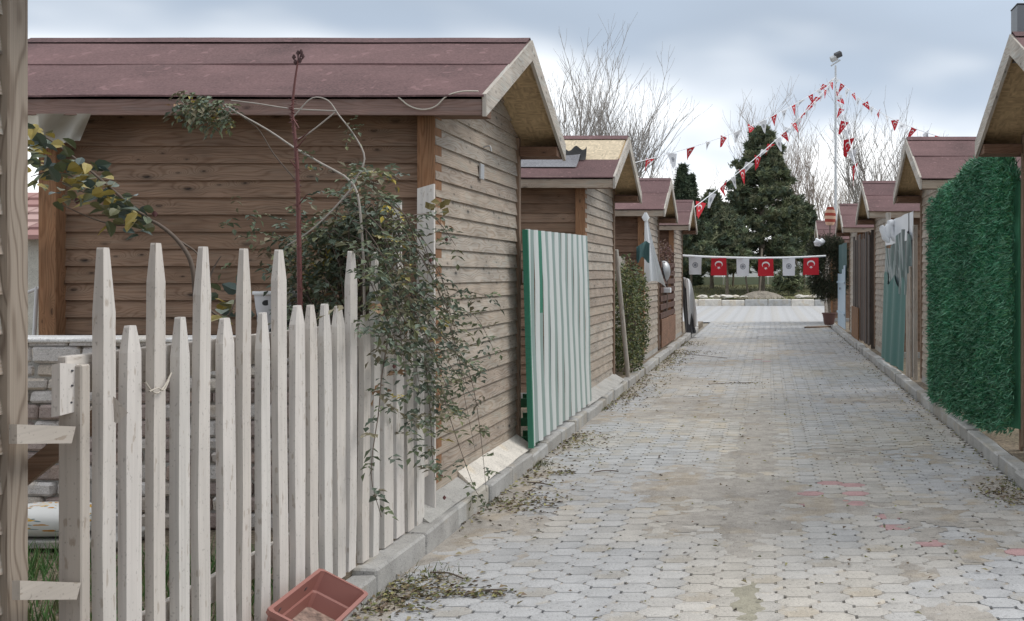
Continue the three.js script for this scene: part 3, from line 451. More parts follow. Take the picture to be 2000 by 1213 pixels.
// plastic sheet hanging under the first left eave, rope on its fascia, bracket on its gable
{
  const s = thing('plastic_sheet', 'grimy pale plastic sheet hanging under the brown cabin eave', 'plastic sheet', P(110, 226, 7.1));
  const pm = mat('grimy_plastic', [0.5, 0.48, 0.42], { rough: 0.45, transmission: 0.25 });
  sheet(s, 'sheet', pm, (u, v) => { const x = mix(40, 178 - 22 * v, u), y = mix(222, 283 + 8 * Math.sin(u * 5), v); return P(x, y, 7.08 + 0.1 * Math.sin(v * 2.2) + 0.03 * Math.sin(u * 11 + v * 3)); }, 24, 10);
  const r = thing('fascia_rope', 'thin pale cord drooping from the brown cabin fascia', 'cord', P(860, 200, 7.08));
  part(r, 'cord', M.wire, (b) => sw([[778, 190], [800, 207], [826, 214], [850, 208], [872, 188], [900, 179], [934, 178]].map(([x, y]) => P(x, y, 7.085)), 0.005, 30, 5)(b));
  const k = thing('wall_bracket', 'small galvanised bracket screwed to the brown cabin gable', 'bracket', PX(937, 335, 2.15));
  part(k, 'plate', M.metal, (b) => b.cbox(-2.146, -2.13, PX(937, 350, 2.15).y, PX(937, 320, 2.15).y, -8.46, -8.36, 0.003)); part(k, 'hook', M.metal, (b) => b.tube(curve([V(-2.13, 2.55, -8.42), V(-2.08, 2.56, -8.42), V(-2.07, 2.52, -8.42)], 6), 0.006, 6));
  const fl = thing('flue', 'grey metal flue rising behind the ridge of the right cabin', 'flue', V(1.86, 3.3, -8.4));
  const fz = 8.35, a = P(1987, 60, fz); part(fl, 'pipe', mat('flue_grey', [0.16, 0.17, 0.185], { rough: 0.5 }), (b) => b.cbox(a.x, a.x + 0.22, 3.2, P(0, 9, fz).y, -fz - 0.22, -fz, 0.004));
  part(fl, 'cap', M.dark, (b) => b.cbox(a.x - 0.004, a.x + 0.224, P(0, 9, fz).y + 0.001, P(0, 6, fz).y, -fz - 0.224, -fz + 0.004, 0.003));
}
// glimpse behind the first cabin: a tiled shed, grey panel and leaning pole
{
  const s = thing('tiled_shed', 'pale shed with a pink tiled roof behind the brown cabin', 'shed', V(-8.5, 0, -13));
  part(s, 'wall', mat('pale_render', [0.5, 0.49, 0.44], { map: T.concrete, bump: 0.003 }), (b) => b.box(-9.6, -7.2, 0.1, 2.1, -15, -13));
  const rm = [mat('tile_a', [0.36, 0.2, 0.18]), mat('tile_b', [0.46, 0.31, 0.28]), mat('tile_c', [0.3, 0.17, 0.16])];
  for (let j = 0; j < 6; j++) for (let i = 0; i < 9; i++) part(s, 'roof_tile', pick(rm), (b) => { const x = -9.7 + i * 0.29, y = 2.0 + j * 0.1, z = -12.8 - j * 0.22; b.hexa([V(x, y, z), V(x + 0.27, y, z), V(x + 0.27, y + 0.1, z - 0.25), V(x, y + 0.1, z - 0.25), V(x, y + 0.05, z), V(x + 0.27, y + 0.05, z), V(x + 0.27, y + 0.13, z - 0.25), V(x, y + 0.13, z - 0.25)]); });
  part(s, 'door', mat('grey_blue', [0.2, 0.235, 0.26], { rough: 0.7 }), (b) => b.cbox(-8.35, -7.5, 0.1, 2.0, -12.99, -12.95, 0.005));
  const p = thing('leaning_pole', 'white pole leaning in the gap beside the brown cabin', 'pole', P(52, 650, 8.3)); part(p, 'pole', M.white, (b) => b.tube([P(52, 668, 8.3).setY(0.1), P(72, 560, 8.3)], 0.014, 8)); part(p, 'cross_bar', M.white, (b) => b.tube([P(44, 575, 8.3), P(78, 562, 8.3)], 0.012, 8));
}

// ---------------------------------------------------------------- roses
const GREEN = [[0.115, 0.145, 0.08], [0.13, 0.16, 0.085], [0.095, 0.13, 0.09], [0.18, 0.19, 0.09], [0.125, 0.16, 0.115], [0.17, 0.15, 0.09]], YEL = [[0.42, 0.33, 0.06], [0.3, 0.26, 0.08], [0.24, 0.14, 0.07]];
const rdir = (y0 = -1, y1 = 1) => V(rr(-1, 1), rr(y0, y1), rr(-1, 1)).normalize();
function spray(b, p, dir, n, len, wid) {        // a compound leaf: leaflets on both sides of a stalk and one at its tip
  const d = dir.clone().normalize(), s = V(0, 0, 0).crossVectors(d, V(0, 1, 0.1)).normalize(), yel = R() < 0.045, c = yel ? pick(YEL) : pick(GREEN), k = rr(0.7, 1.45); b.col = c.map((v) => v * k);
  const L = len * 1.7; for (let i = 0; i < n; i++) { const f = i === n - 1 ? 1 : 0.25 + 0.7 * Math.floor(i / 2) / Math.max(1, (n - 1) / 2), sg = i === n - 1 ? 0 : i % 2 ? 1 : -1, q = p.clone().addScaledVector(d, L * f).add(V(0, -0.25 * L * f * f, 0)); b.leaf(q, d.clone().multiplyScalar(0.55).addScaledVector(s, sg * 1.1).add(V(rr(-0.2, 0.2), rr(-0.45, 0.1), rr(-0.2, 0.2))), V(0, 1, 0).add(rdir().multiplyScalar(0.5)), len * rr(0.75, 1.2), wid, 0.35); }
}
{
  const base = V(-2.34, 0.1, -6.25), t = thing('trailing_rose', 'dense dark green rose bush spilling over the picket fence onto the lane side', 'rose bush', base);
  const leaves = new B(), stems = [], q = rng(99), r2 = (a, c) => a + (c - a) * q();
  const X = (px, x) => F * x / (VX - px);
  const add = (pts, n0, dens, r0 = 0.006) => { const c = curve(pts, 30); stems.push([c, r0]); for (let i = 0; i < dens; i++) { const f = n0 + (1 - n0) * (i + R()) / dens, p = c[Math.min(30, Math.round(f * 30))]; spray(leaves, p.clone().add(rdir().multiplyScalar(0.012)), rdir(-0.8, 0.5), 5, rr(0.03, 0.058), rr(0.01, 0.018)); } };
  for (let i = 0; i < 27; i++) {                // canes arching over the fence and hanging on the lane side
    const ax = r2(640, 775), ay = r2(370, 490), ex = r2(780, 935), top = 470 + (ex - 790) * 0.9, ey = r2(top + 60, Math.min(960, 700 + (ex - 760) * 1.15)), mx = mix(ax, ex, 0.5) + r2(-25, 45), my = mix(ay, ey, r2(0.2, 0.5));
    add([base.clone().add(V(r2(-0.1, 0.1), 0, r2(-0.2, 0.2))), P(r2(620, 740), 640, 6.25), P(ax, ay, r2(6.0, 6.6)), P(mx, my, X(mx, r2(1.9, 2.03))), P(ex, ey, X(ex, r2(1.82, 1.96)))], 0.42, 13);
  }
  for (let i = 0; i < 34; i++) {                // upright inner canes behind the pickets
    const ax = r2(560, 760), ay = r2(400, 560) + Math.max(0, 680 - ax) * 0.5; add([base.clone().add(V(r2(-0.3, 0.05), 0, r2(-0.3, 0.2))), P(mix(ax, 700, 0.5), 700, 6.3), P(ax, ay, r2(6.1, 6.9)), P(ax + r2(-45, 45), ay + r2(-25, 60), r2(6.1, 6.9))], 0.35, 17);
  }
  for (const pts of [[[790, 600], [850, 640], [905, 700], [925, 760], [940, 860], [950, 960]], [[800, 640], [850, 700], [868, 780], [900, 880], [930, 960], [948, 985]], [[810, 560], [880, 600], [930, 620], [968, 690]], [[770, 430], [840, 420], [870, 450], [890, 480]], [[820, 620], [900, 570], [955, 580]], [[760, 650], [745, 740], [740, 800], [725, 930], [745, 1010]], [[830, 700], [840, 800], [845, 900], [850, 935]], [[780, 350], [760, 340], [720, 330], [690, 350]], [[815, 480], [790, 420], [740, 380], [720, 345]]])
    add(pts.map(([x, y], i) => P(x, y, X(x, 1.97 - 0.02 * i))), 0.1, 15, 0.004);
  for (const [x, y, s, n, z] of [[800, 650, 60, 130, 0], [760, 590, 55, 110, 0], [850, 710, 55, 120, 0], [820, 810, 50, 75, 0], [870, 800, 50, 70, 0], [700, 500, 60, 150, 6.3], [640, 510, 60, 170, 6.5], [590, 550, 45, 110, 6.7], [595, 460, 45, 90, 6.6], [505, 440, 45, 40, 6.8], [655, 440, 50, 110, 6.3], [700, 410, 40, 60, 6.2], [620, 570, 40, 90, 6.6], [705, 345, 18, 45, 6.2], [750, 510, 45, 70, 0], [830, 610, 50, 70, 0], [895, 690, 35, 40, 0]]) for (let i = 0; i < n * 0.4; i++) { const g = () => (R() + R() + R() - 1.5) * s * 1.45, px = x + g(), py = y + g(); spray(leaves, P(px, py, (z || X(px, rr(1.88, 2.04))) + (z ? rr(-0.25, 0.25) : 0)), rdir(-0.8, 0.4), 5, rr(0.028, 0.06), rr(0.01, 0.018)); }
  stems.forEach(([c, r0]) => part(t, 'cane', M.stem, (b) => b.tube(c.filter((_, i) => i % 2 === 0), c.filter((_, i) => i % 2 === 0).map((_, i) => mix(r0, 0.0015, i / 15)), 4, false)));
  const g = leaves.geo(); g.translate(-base.x, -base.y, -base.z); mesh('foliage', g, M.leaf, t).userData.kind = 'stuff';
  for (const [x, y] of [[862, 930], [868, 972], [872, 468], [841, 508], [770, 715]]) part(t, 'rose_hip', M.cane, (b) => { const p = P(x, y, X(x, 1.93)); b.tube([p.clone().add(V(0, 0.012, 0)), p, p.clone().add(V(0, -0.012, 0))], [0.003, 0.011, 0.004], 8); });
  for (const [x, y] of [[868, 403], [843, 400]]) for (let k = 0; k < 4; k++) part(t, 'yellow_leaf', mat('olive_leaf', [0.19, 0.15, 0.05], { transmission: 0.3 }), (b) => { b.leaf(P(x + rr(-14, 14), y + rr(-14, 10), 6.6), rdir(-1, 0.2), V(0.3, 0.5, 1), 0.06, 0.022, 0.2); });
}
{ // the upright red cane with thorns and dried hips
  const z = 5.75, t = thing('red_rose_cane', 'tall thorny red rose cane with dried hips at its tip', 'rose cane', P(590, 1000, z).setY(0.1));
  const pts = [[592, 1150], [590, 760], [586, 600], [584, 480], [582, 380], [580, 320], [574, 250], [571, 215], [575, 165], [582, 118]].map(([x, y]) => P(x, y, z)); pts[0].y = 0.1;
  const c = curve(pts, 60);
  part(t, 'cane', M.cane, (b) => b.tube(c, c.map((_, i) => mix(0.0155, 0.0045, i / 60)), 8));
  part(t, 'thorn', M.cane, (b) => { for (let i = 0; i < 150; i++) { const p = c[Math.floor(rr(12, 50))].clone().add(V(0, rr(-0.03, 0.03), 0)), d = rdir(-0.3, 0.1); b.tube([p, p.clone().addScaledVector(d, 0.024)], [0.004, 0.0008], 4, false); } }, 'stuff');
  for (const [x, y] of [[574, 112], [582, 104], [591, 110], [586, 118], [577, 122], [588, 102]]) part(t, 'rose_hip', mat('dry_hip', [0.075, 0.035, 0.035], { rough: 0.7 }), (b) => { const p = P(x, y, z); b.tube([P(582, 122, z), p.clone().add(V(0, -0.01, 0)), p, p.clone().add(V(0, 0.014, 0))], [0.002, 0.004, 0.011, 0.004], 7); });
  for (const [x, y, dx, dy] of [[578, 290, 20, -22], [582, 275, 22, -18], [580, 330, -14, -18], [583, 400, 18, -22], [572, 232, 12, 18]]) part(t, 'side_shoot', M.cane, (b) => { const p = P(x, y, z), e = P(x + dx, y + dy, z - 0.03); b.tube([p, e], [0.005, 0.002], 5); });
}
{ // dead pale canes crossing the yard, with a leafy tuft
  const z = 5.9, t = thing('dry_climbing_cane', 'tangle of pale dry climbing canes ending in a leafy tuft under the eave', 'climbing plant', P(700, 700, z).setY(0.1));
  const cn = (pts, r0, r1, m = M.deadCane) => part(t, 'cane', m, (b) => sw(pts.map(([x, y, dz = 0]) => P(x, y, z + dz)), [r0, r1], 24, 6)(b));
  cn([[705, 1140], [712, 700], [705, 430], [690, 360], [625, 318], [577, 290], [525, 255], [458, 217], [440, 205]], 0.008, 0.004);
  cn([[690, 360], [712, 310], [693, 266], [661, 224], [640, 196], [611, 191], [574, 227]], 0.005, 0.003);
  cn([[655, 219], [600, 262], [581, 272]], 0.004, 0.003); cn([[658, 217], [567, 212], [500, 202], [451, 196]], 0.004, 0.003); cn([[588, 364], [535, 301], [504, 252], [470, 226]], 0.004, 0.002, M.stem); cn([[690, 365], [640, 420], [600, 455], [560, 480]], 0.005, 0.003);
  const f = new B(); for (let i = 0; i < 130; i++) { const px = 350 + 110 * R(), py = 185 + (px - 350) * 0.22 + rr(-14, 34); spray(f, P(px, py, z + rr(-0.15, 0.1)), V(rr(-1, 0.4), rr(-0.9, 0.1), rr(-0.5, 0.5)), 5, rr(0.028, 0.042), rr(0.008, 0.012)); }
  for (const [x, y] of [[690, 245], [685, 262], [600, 300], [612, 330]]) for (let i = 0; i < 5; i++) spray(f, P(x + rr(-8, 8), y + rr(-10, 10), z), rdir(), 3, 0.03, 0.01);
  f.p.length && part(t, 'foliage', M.leaf, (b) => Object.assign(b, { p: f.p, n: f.n, u: f.u, c: f.c }), 'stuff');
}
{ // the branch with big leaves by the gate post: every leaf a part
  const z = 5.0, t = thing('arching_rose_branch', 'arching dark rose branch with large green and yellow leaves beside the gate', 'rose branch', P(385, 900, z).setY(0.1));
  const main = curve([[386, 1180], [384, 760], [382, 600], [372, 510], [345, 468], [312, 440], [285, 425], [225, 375], [160, 320], [100, 275], [52, 248]].map(([x, y]) => P(x, y, z)), 60); main[0].y = 0.1;
  part(t, 'branch', M.stem, (b) => b.tube(main, main.map((_, i) => mix(0.013, 0.003, i / 60)), 7));
  for (const pts of [[[345, 468], [380, 490], [388, 500]], [[285, 425], [240, 440], [190, 430], [120, 400]], [[225, 375], [180, 380], [110, 350]], [[160, 320], [110, 330], [60, 345]], [[392, 620], [410, 540], [425, 510], [432, 500]], [[400, 600], [440, 620], [470, 560]]]) part(t, 'twig', M.stem, (b) => sw(pts.map(([x, y]) => P(x, y, z + 0.02)), [0.006, 0.002], 10, 5)(b));
  const lg = [0, 1, 2].map((k) => { const b = new B(), w = [0.34, 0.3, 0.38][k], bend = [0.18, 0.3, 0.1][k], out = [[0, 0], [0.16, w * 0.72], [0.42, w], [0.72, w * 0.72], [1, 0]]; const pt = (f, s) => V(s, -bend * f * f + 0.35 * Math.abs(s), -f); for (let i = 0; i < 4; i++) for (const s of [1, -1]) { const a = out[i], c = out[i + 1], m0 = pt(a[0], 0), m1 = pt(c[0], 0), e0 = pt(a[0], s * a[1]), e1 = pt(c[0], s * c[1]); if (i) b.tri(m0, e0, e1); b.tri(m0, e1, m1); } return b.geo(); });
  const lm = [[0.085, 0.12, 0.085], [0.12, 0.15, 0.075], [0.16, 0.165, 0.07], [0.08, 0.12, 0.11], [0.42, 0.33, 0.08], [0.24, 0.25, 0.17]].map((c, i) => mat('big_leaf_' + i, c, { rough: 0.55, transmission: 0.3 }));
  for (let i = 0; i < 210; i++) {
    const f = R(), px = i < 190 ? mix(50, 290, f) : rr(425, 470), py = i < 190 ? mix(282, 425, f) + (R() + R() - 1) * mix(80, 38, f) + 10 : rr(545, 640), m = mesh('leaf', lg[i % 3], lm[R() < 0.17 ? 4 : Math.floor(R() * 4.0 + (R() < 0.15 ? 1.5 : 0)) % 6], t), s = rr(0.05, 0.085);
    m.position.copy(P(px, py, z + rr(-0.2, 0.2)).sub(t.position)); m.rotation.set(rr(-1.4, 1.0), rr(0, 6.28), rr(-0.8, 0.8)); m.scale.setScalar(s);
  }
  for (const [x, y] of [[302, 418], [466, 555], [468, 578], [150, 392]]) part(t, 'rose_hip', mat('dark_hip', [0.09, 0.03, 0.03], { rough: 0.6 }), (b) => { const p = P(x, y, z); b.tube([p.clone().add(V(0, -0.013, 0)), p, p.clone().add(V(0, 0.013, 0))], [0.004, 0.013, 0.004], 8); });
}

// ---------------------------------------------------------------- terracotta planter tipped on the kerb
{
  const t = thing('planter_box', 'empty terracotta coloured plastic trough planter tipped against the kerb', 'planter', V(-1.95, 0.075, -4.68));
  t.rotation.set(0.0, 0.06, -0.5); t.scale.set(1.06, 1, 1.06); 
  const m = mat('terracotta_plastic', [0.32, 0.135, 0.11], { rough: 0.55 }), md = mat('dry_soil_film', [0.3, 0.22, 0.19], { map: T.soil });
  const rect = (w, l, y, r = 0.014) => [[w - r, l], [w, l - r], [w, -l + r], [w - r, -l], [-w + r, -l], [-w, -l + r], [-w, l - r], [-w + r, l]].map(([x, z]) => V(x, y, z));
  const wall = (name, rings, mm = m) => { const b = new B(); for (let i = 0; i + 1 < rings.length; i++) for (let k = 0; k < 8; k++) { const j = (k + 1) % 8; b.quad(rings[i][k], rings[i][j], rings[i + 1][j], rings[i + 1][k]); } return [b, name, mm]; };
  const fin = ([b, name, mm]) => mesh(name, b.geo(), mm, t);
  fin(wall('trough', [rect(0.075, 0.23, 0), rect(0.088, 0.255, 0.1), rect(0.094, 0.262, 0.102), rect(0.108, 0.285, 0.185)]));
  fin(wall('rim', [rect(0.108, 0.285, 0.17), rect(0.114, 0.292, 0.172), rect(0.115, 0.293, 0.192), rect(0.1, 0.277, 0.193), rect(0.099, 0.276, 0.185)]));
  fin(wall('inner_wall', [rect(0.099, 0.276, 0.186), rect(0.09, 0.258, 0.11), rect(0.083, 0.25, 0.104), rect(0.07, 0.225, 0.03), rect(0.06, 0.21, 0.028), rect(0.058, 0.208, 0.012)]));
  { const b = new B(), r = rect(0.075, 0.23, 0.002), s = rect(0.074, 0.232, 0.045); for (let k = 1; k < 7; k++) b.tri(r[0], r[k + 1], r[k]); mesh('base', b.geo(), m, t); const c = new B(); for (let k = 1; k < 7; k++) c.tri(s[0], s[k], s[k + 1]); mesh('soil_film', c.geo(), md, t); }
  for (const z of [-0.12, 0.16]) { const b = new B(); b.cbox(-0.1, -0.094, 0.135, 0.16, z - 0.012, z + 0.012, 0.002); mesh('hook_slot', b.geo(), M.dark, t); }
}
// ---------------------------------------------------------------- corrugated sheet, crate, between the first two left cabins
{
  const t = thing('corrugated_panel', 'white ribbed metal sheet with green edge leaning upright on the kerb', 'metal sheet', V(-2.0, 0.12, -11));
  const z0 = 9.42, z1 = 12.72, n = 10, rib = mat('white_sheet', [0.68, 0.71, 0.7], { rough: 0.4 }), val = mat('teal_sheet', [0.26, 0.345, 0.325], { rough: 0.45 }), grn = mat('green_sheet', [0.03, 0.2, 0.13], { rough: 0.45 });
  const top = (z) => 1.98 + 0.055 * (z - z0) / (z1 - z0), bot = (z) => 0.155 + 0.02 * (z - z0) / (z1 - z0), pit = (z1 - z0) / n;
  const prof = (a, c) => { const o = []; for (let i = 0; i <= 6; i++) { const f = i / 6; o.push([mix(a, c, f), 0.024 * Math.sin(Math.PI * f) ** 0.8]); } return o; };
  for (let k = 0; k < n; k++) {
    const a = z0 + k * pit, c = a + pit * 0.4, e = a + pit, lean = (y) => 0.05 * (y / 2);
    const strip = (b, q, f0 = 0, f1 = 1) => { const fm = (j) => mix(f0, f1, j / 4); for (let i = 0; i + 1 < q.length; i++) for (let j = 0; j < 4; j++) { const g = ([z, d], f) => { const y = mix(bot(z), top(z), f); return V(-1.985 + d - lean(y) + 0.006 * Math.sin(y * 4 + k), y, -z - (k < 3 ? 0.02 * Math.sin(f * 3) * k : 0)); }; b.quad(g(q[i], fm(j)), g(q[i + 1], fm(j)), g(q[i + 1], fm(j + 1)), g(q[i], fm(j + 1))); } };
    const R1 = part(t, 'rib', rib, (b) => strip(b, prof(a, c))); void R1;
    const vp = [[c, 0], [(c + e) / 2, -0.004], [e, 0]]; if (k !== 1) part(t, 'valley', val, (b) => strip(b, vp)); else { part(t, 'valley', val, (b) => strip(b, vp, 0, 0.6)); part(t, 'green_valley', grn, (b) => strip(b, vp, 0.6, 1)); }
  }
  part(t, 'green_edge', grn, (b) => { b.hexa([V(-2.0, 0.15, -z0 + 0.03), V(-1.955, 0.15, -z0 + 0.035), V(-1.955, 0.15, -z0 - 0.005), V(-2.0, 0.15, -z0 - 0.002), V(-2.05, 1.975, -z0 + 0.03), V(-2.005, 1.975, -z0 + 0.035), V(-2.005, 1.975, -z0 - 0.005), V(-2.05, 1.975, -z0 - 0.002)]); });
  const cr = thing('plastic_crate', 'dark green plastic crate standing behind the ribbed sheet edge', 'crate', V(-2.1, 0.2, -9.6)), g2 = mat('green_plastic', [0.02, 0.13, 0.055], { rough: 0.5 });
  const cx0 = -2.2, cx1 = -2.03, cz0 = -10.1, cz1 = -9.72; cr.position.set(-2.12, 0.1, -9.9);
  for (const [y0, y1] of [[0.1, 0.2], [0.29, 0.36], [0.45, 0.53]]) part(cr, 'slat', g2, (b) => { b.cbox(cx0, cx1, y0, y1, cz1 - 0.012, cz1, 0.003); b.cbox(cx1 - 0.012, cx1, y0, y1, cz0, cz1 - 0.013, 0.003); b.cbox(cx0, cx1, y0, y1, cz0 - 0.013, cz0 - 0.001, 0.003); });
  for (const x of [cx0, cx1 - 0.03]) part(cr, 'corner_post', g2, (b) => b.cbox(x, x + 0.03, 0.1, 0.54, cz1 + 0.001, cz1 + 0.02, 0.003));
  part(cr, 'base', g2, (b) => b.box(cx0, cx1 - 0.013, 0.1, 0.115, cz0, cz1 - 0.013));
  const sw2 = thing('switch_box', 'small white switch box behind the ribbed sheet', 'switch box', PX(1022, 541, 2.1)); part(sw2, 'cover', M.white, (b) => { const p = P(1023, 541, 9.78); b.cbox(p.x - 0.012, p.x + 0.016, p.y - 0.05, p.y + 0.05, p.z - 0.03, p.z, 0.004); }); part(sw2, 'back_plate', M.trim, (b) => { const p = P(1018, 541, 9.78); b.cbox(p.x - 0.03, p.x + 0.05, p.y - 0.07, p.y + 0.07, p.z - 0.045, p.z - 0.031, 0.003); });
}
// ---------------------------------------------------------------- left side further along
function shrub(name, label, c, rad, n, cols, len, parent) {
  const t = parent ?? thing(name, label, 'shrub', V(c.x, Math.max(0.1, c.y - rad.y), c.z));
  part(t, 'foliage', M.leaf, (b) => { for (let i = 0; i < n; i++) { const d = rdir(), k = (0.35 + 0.65 * R() ** 0.5) * (0.75 + 0.5 * fbm(d.x * 2 + c.x * 3, d.y * 2 + 7, d.z * 2 + 5.3, 2)), p = V(c.x + d.x * rad.x * k, c.y + d.y * rad.y * k, c.z + d.z * rad.z * k), q = rr(0.6, 1.4); b.col = pick(cols).map((v) => v * q); b.leaf(p, rdir(-0.6, 0.9), rdir(), len * rr(0.7, 1.3), len * 0.3, 0.25); } }, 'stuff');
  for (let k = 0; k < 5; k++) part(t, 'stem', M.stem, (b) => { const e = V(c.x + rr(-0.5, 0.5) * rad.x, c.y + rr(0, 0.5) * rad.y, c.z + rr(-0.5, 0.5) * rad.z); b.tube(curve([V(c.x + rr(-0.05, 0.05), 0.1, c.z + rr(-0.2, 0.2)), V((c.x + e.x) / 2 + 0.04, c.y * 0.5, (c.z + e.z) / 2), e], 8), 0.012, 5); });
  return t;
}
shrub('leafy_shrub', 'yellow green leafy shrub behind the kerb beside the torn roof cabin', V(-2.2, 0.9, -17.5), V(0.34, 0.95, 1.35), 5200, [[0.13, 0.16, 0.05], [0.09, 0.12, 0.045], [0.2, 0.2, 0.07], [0.07, 0.09, 0.04]], 0.055);
{
  const pl = thing('leaning_stake', 'pale wooden stake leaning in the leafy shrub', 'stake', P(1222, 700, 16.1)); part(pl, 'stake', M.barge, (b) => b.tube([V(P(1226, 700, 16.2).x, 0.12, -16.25), P(1203, 488, 16.0)], 0.035, 6));
  const g = thing('plank_fence', 'weathered grey plank fence behind the leafy shrub', 'fence', V(-2.5, 0.1, -18)), gm = mat('grey_plank', [0.3, 0.285, 0.265], { map: T.woodB, bump: 0.002 });
  for (let i = 0; i < 14; i++) part(g, 'plank', gm, (b) => { b.grain = 'y'; b.uo = [R() * 3, R() * 3]; const z = -16.0 - i * 0.25; b.cbox(-2.55 + rr(-0.01, 0.01), -2.52, 0.1, 1.78 + rr(-0.06, 0.05), z - 0.235, z, 0.003); });
  part(g, 'top_rail', M.barge, (b) => b.cbox(-2.515, -2.47, 1.72, 1.9, -19.5, -16.0, 0.004));
  const d = thing('white_drape', 'white plastic sheet tied up to the cabin corner and hanging down', 'plastic sheet', P(1262, 420, 19.3)), wm = mat('white_film', [0.82, 0.83, 0.84], { rough: 0.6 });
  sheet(d, 'sheet', wm, (u, v) => { const w = v ** 1.2, x = mix(mix(1259, 1258, v), mix(1264, 1301, w), u), y = mix(420, 556 - 10 * Math.sin(u * 3.1) + 6 * u, v); return P(x, y, 19.2 + 0.09 * Math.sin(u * 9 + v * 2) * v); }, 22, 24);
  part(d, 'knot', wm, (b) => { const p = P(1261, 425, 19.2); b.tube([p.clone().add(V(0, 0.09, 0)), p, p.clone().add(V(0, -0.06, 0))], [0.02, 0.07, 0.03], 8); });
  const tc = thing('teal_cloth', 'faded teal cloth hung over the grey plank fence rail', 'cloth', P(1255, 490, 18.4)); sheet(tc, 'cloth', mat('teal_cloth', [0.09, 0.17, 0.17], { rough: 0.95 }), (u, v) => P(mix(1243, 1269, u) - 4 * v * Math.sin(u * 3), mix(470 + 18 * Math.abs(u - 0.7), 508 + 6 * Math.sin(u * 8), v), 18.35 + 0.05 * Math.sin(u * 10)), 14, 10);
  const bg = thing('slatted_gate', 'dark brown slatted gate with a solid lower panel between two cabins', 'gate', V(-2.15, 0.1, -24)), dk = mat('dark_plank', [0.1, 0.055, 0.042], { map: T.woodB, bump: 0.002 }), md = mat('brown_panel', [0.2, 0.115, 0.075], { map: T.wood, bump: 0.002 });
  for (let i = 0; i < 7; i++) part(bg, 'slat', dk, (b) => b.cbox(-2.14, -2.11, 0.72 + i * 0.17, 0.83 + i * 0.17, -25.55, -22.2, 0.004));
  for (const z of [-22.2, -23.9, -25.6]) part(bg, 'post', dk, (b) => b.cbox(-2.2, -2.142, 0.1, 2.1, z - 0.09, z, 0.004)); part(bg, 'lower_panel', md, (b) => b.cbox(-2.13, -2.1, 0.14, 0.7, -25.6, -22.3, 0.004));
  const bs = thing('grey_basin', 'grey dented basin hanging on the dark slatted gate', 'basin', P(1297, 530, 22.6)); { const gg = new THREE.SphereGeometry(0.17, 18, 10, 0, 6.283, 0, 1.6); gg.rotateZ(-1.2); gg.scale(0.75, 1.25, 1); mesh('bowl', gg, M.metal, bs); const r = new THREE.TorusGeometry(0.17, 0.014, 6, 20); r.rotateY(Math.PI / 2); r.rotateZ(0.35); r.scale(0.75, 1.25, 1); mesh('rim', r, M.dark, bs); }
  const tray = thing('white_tray', 'white plastic tray wedged in the dark slatted gate', 'tray', P(1300, 567, 22.8)); part(tray, 'tray', M.white, (b) => { const p = P(1300, 567, 22.8); b.cbox(p.x - 0.1, p.x + 0.1, p.y - 0.05, p.y + 0.05, p.z - 0.2, p.z, 0.01); });
  shrub('dry_vine', 'dry reddish vine scrambling over the dark slatted gate', V(-2.2, 1.9, -23.5), V(0.22, 0.42, 1.2), 700, [[0.16, 0.07, 0.06], [0.12, 0.06, 0.05], [0.2, 0.12, 0.08]], 0.05);
  const cb = thing('covered_bundle', 'dark bundle of poles half covered by a white plastic sheet at the lane end', 'bundle', P(1345, 640, 29).setY(0.1));
  const fr = P(1338, 560, 29);
  for (let i = 0; i < 7; i++) part(cb, 'pole', pick([M.stem, dk, M.dark]), (b) => b.tube([V(-1.98 + rr(-0.1, 0.16), 0.1, -28.9 + rr(-0.3, 0.3)), V(fr.x + rr(-0.12, 0.14), 1.35 + rr(-0.2, 0.15), -29 + rr(-0.2, 0.2))], rr(0.03, 0.06), 7));
  sheet(cb, 'sheet', wm, (u, v) => { const e = mix(1335, 1346, v), x = mix(e, mix(1346, 1364, v ** 0.6), u), y = mix(541 + 4 * u, 642 - 5 * u, v); return P(x, y, 28.75 + 0.1 * Math.sin(u * 8 + v * 5) - 0.1 * u); }, 16, 20);
}
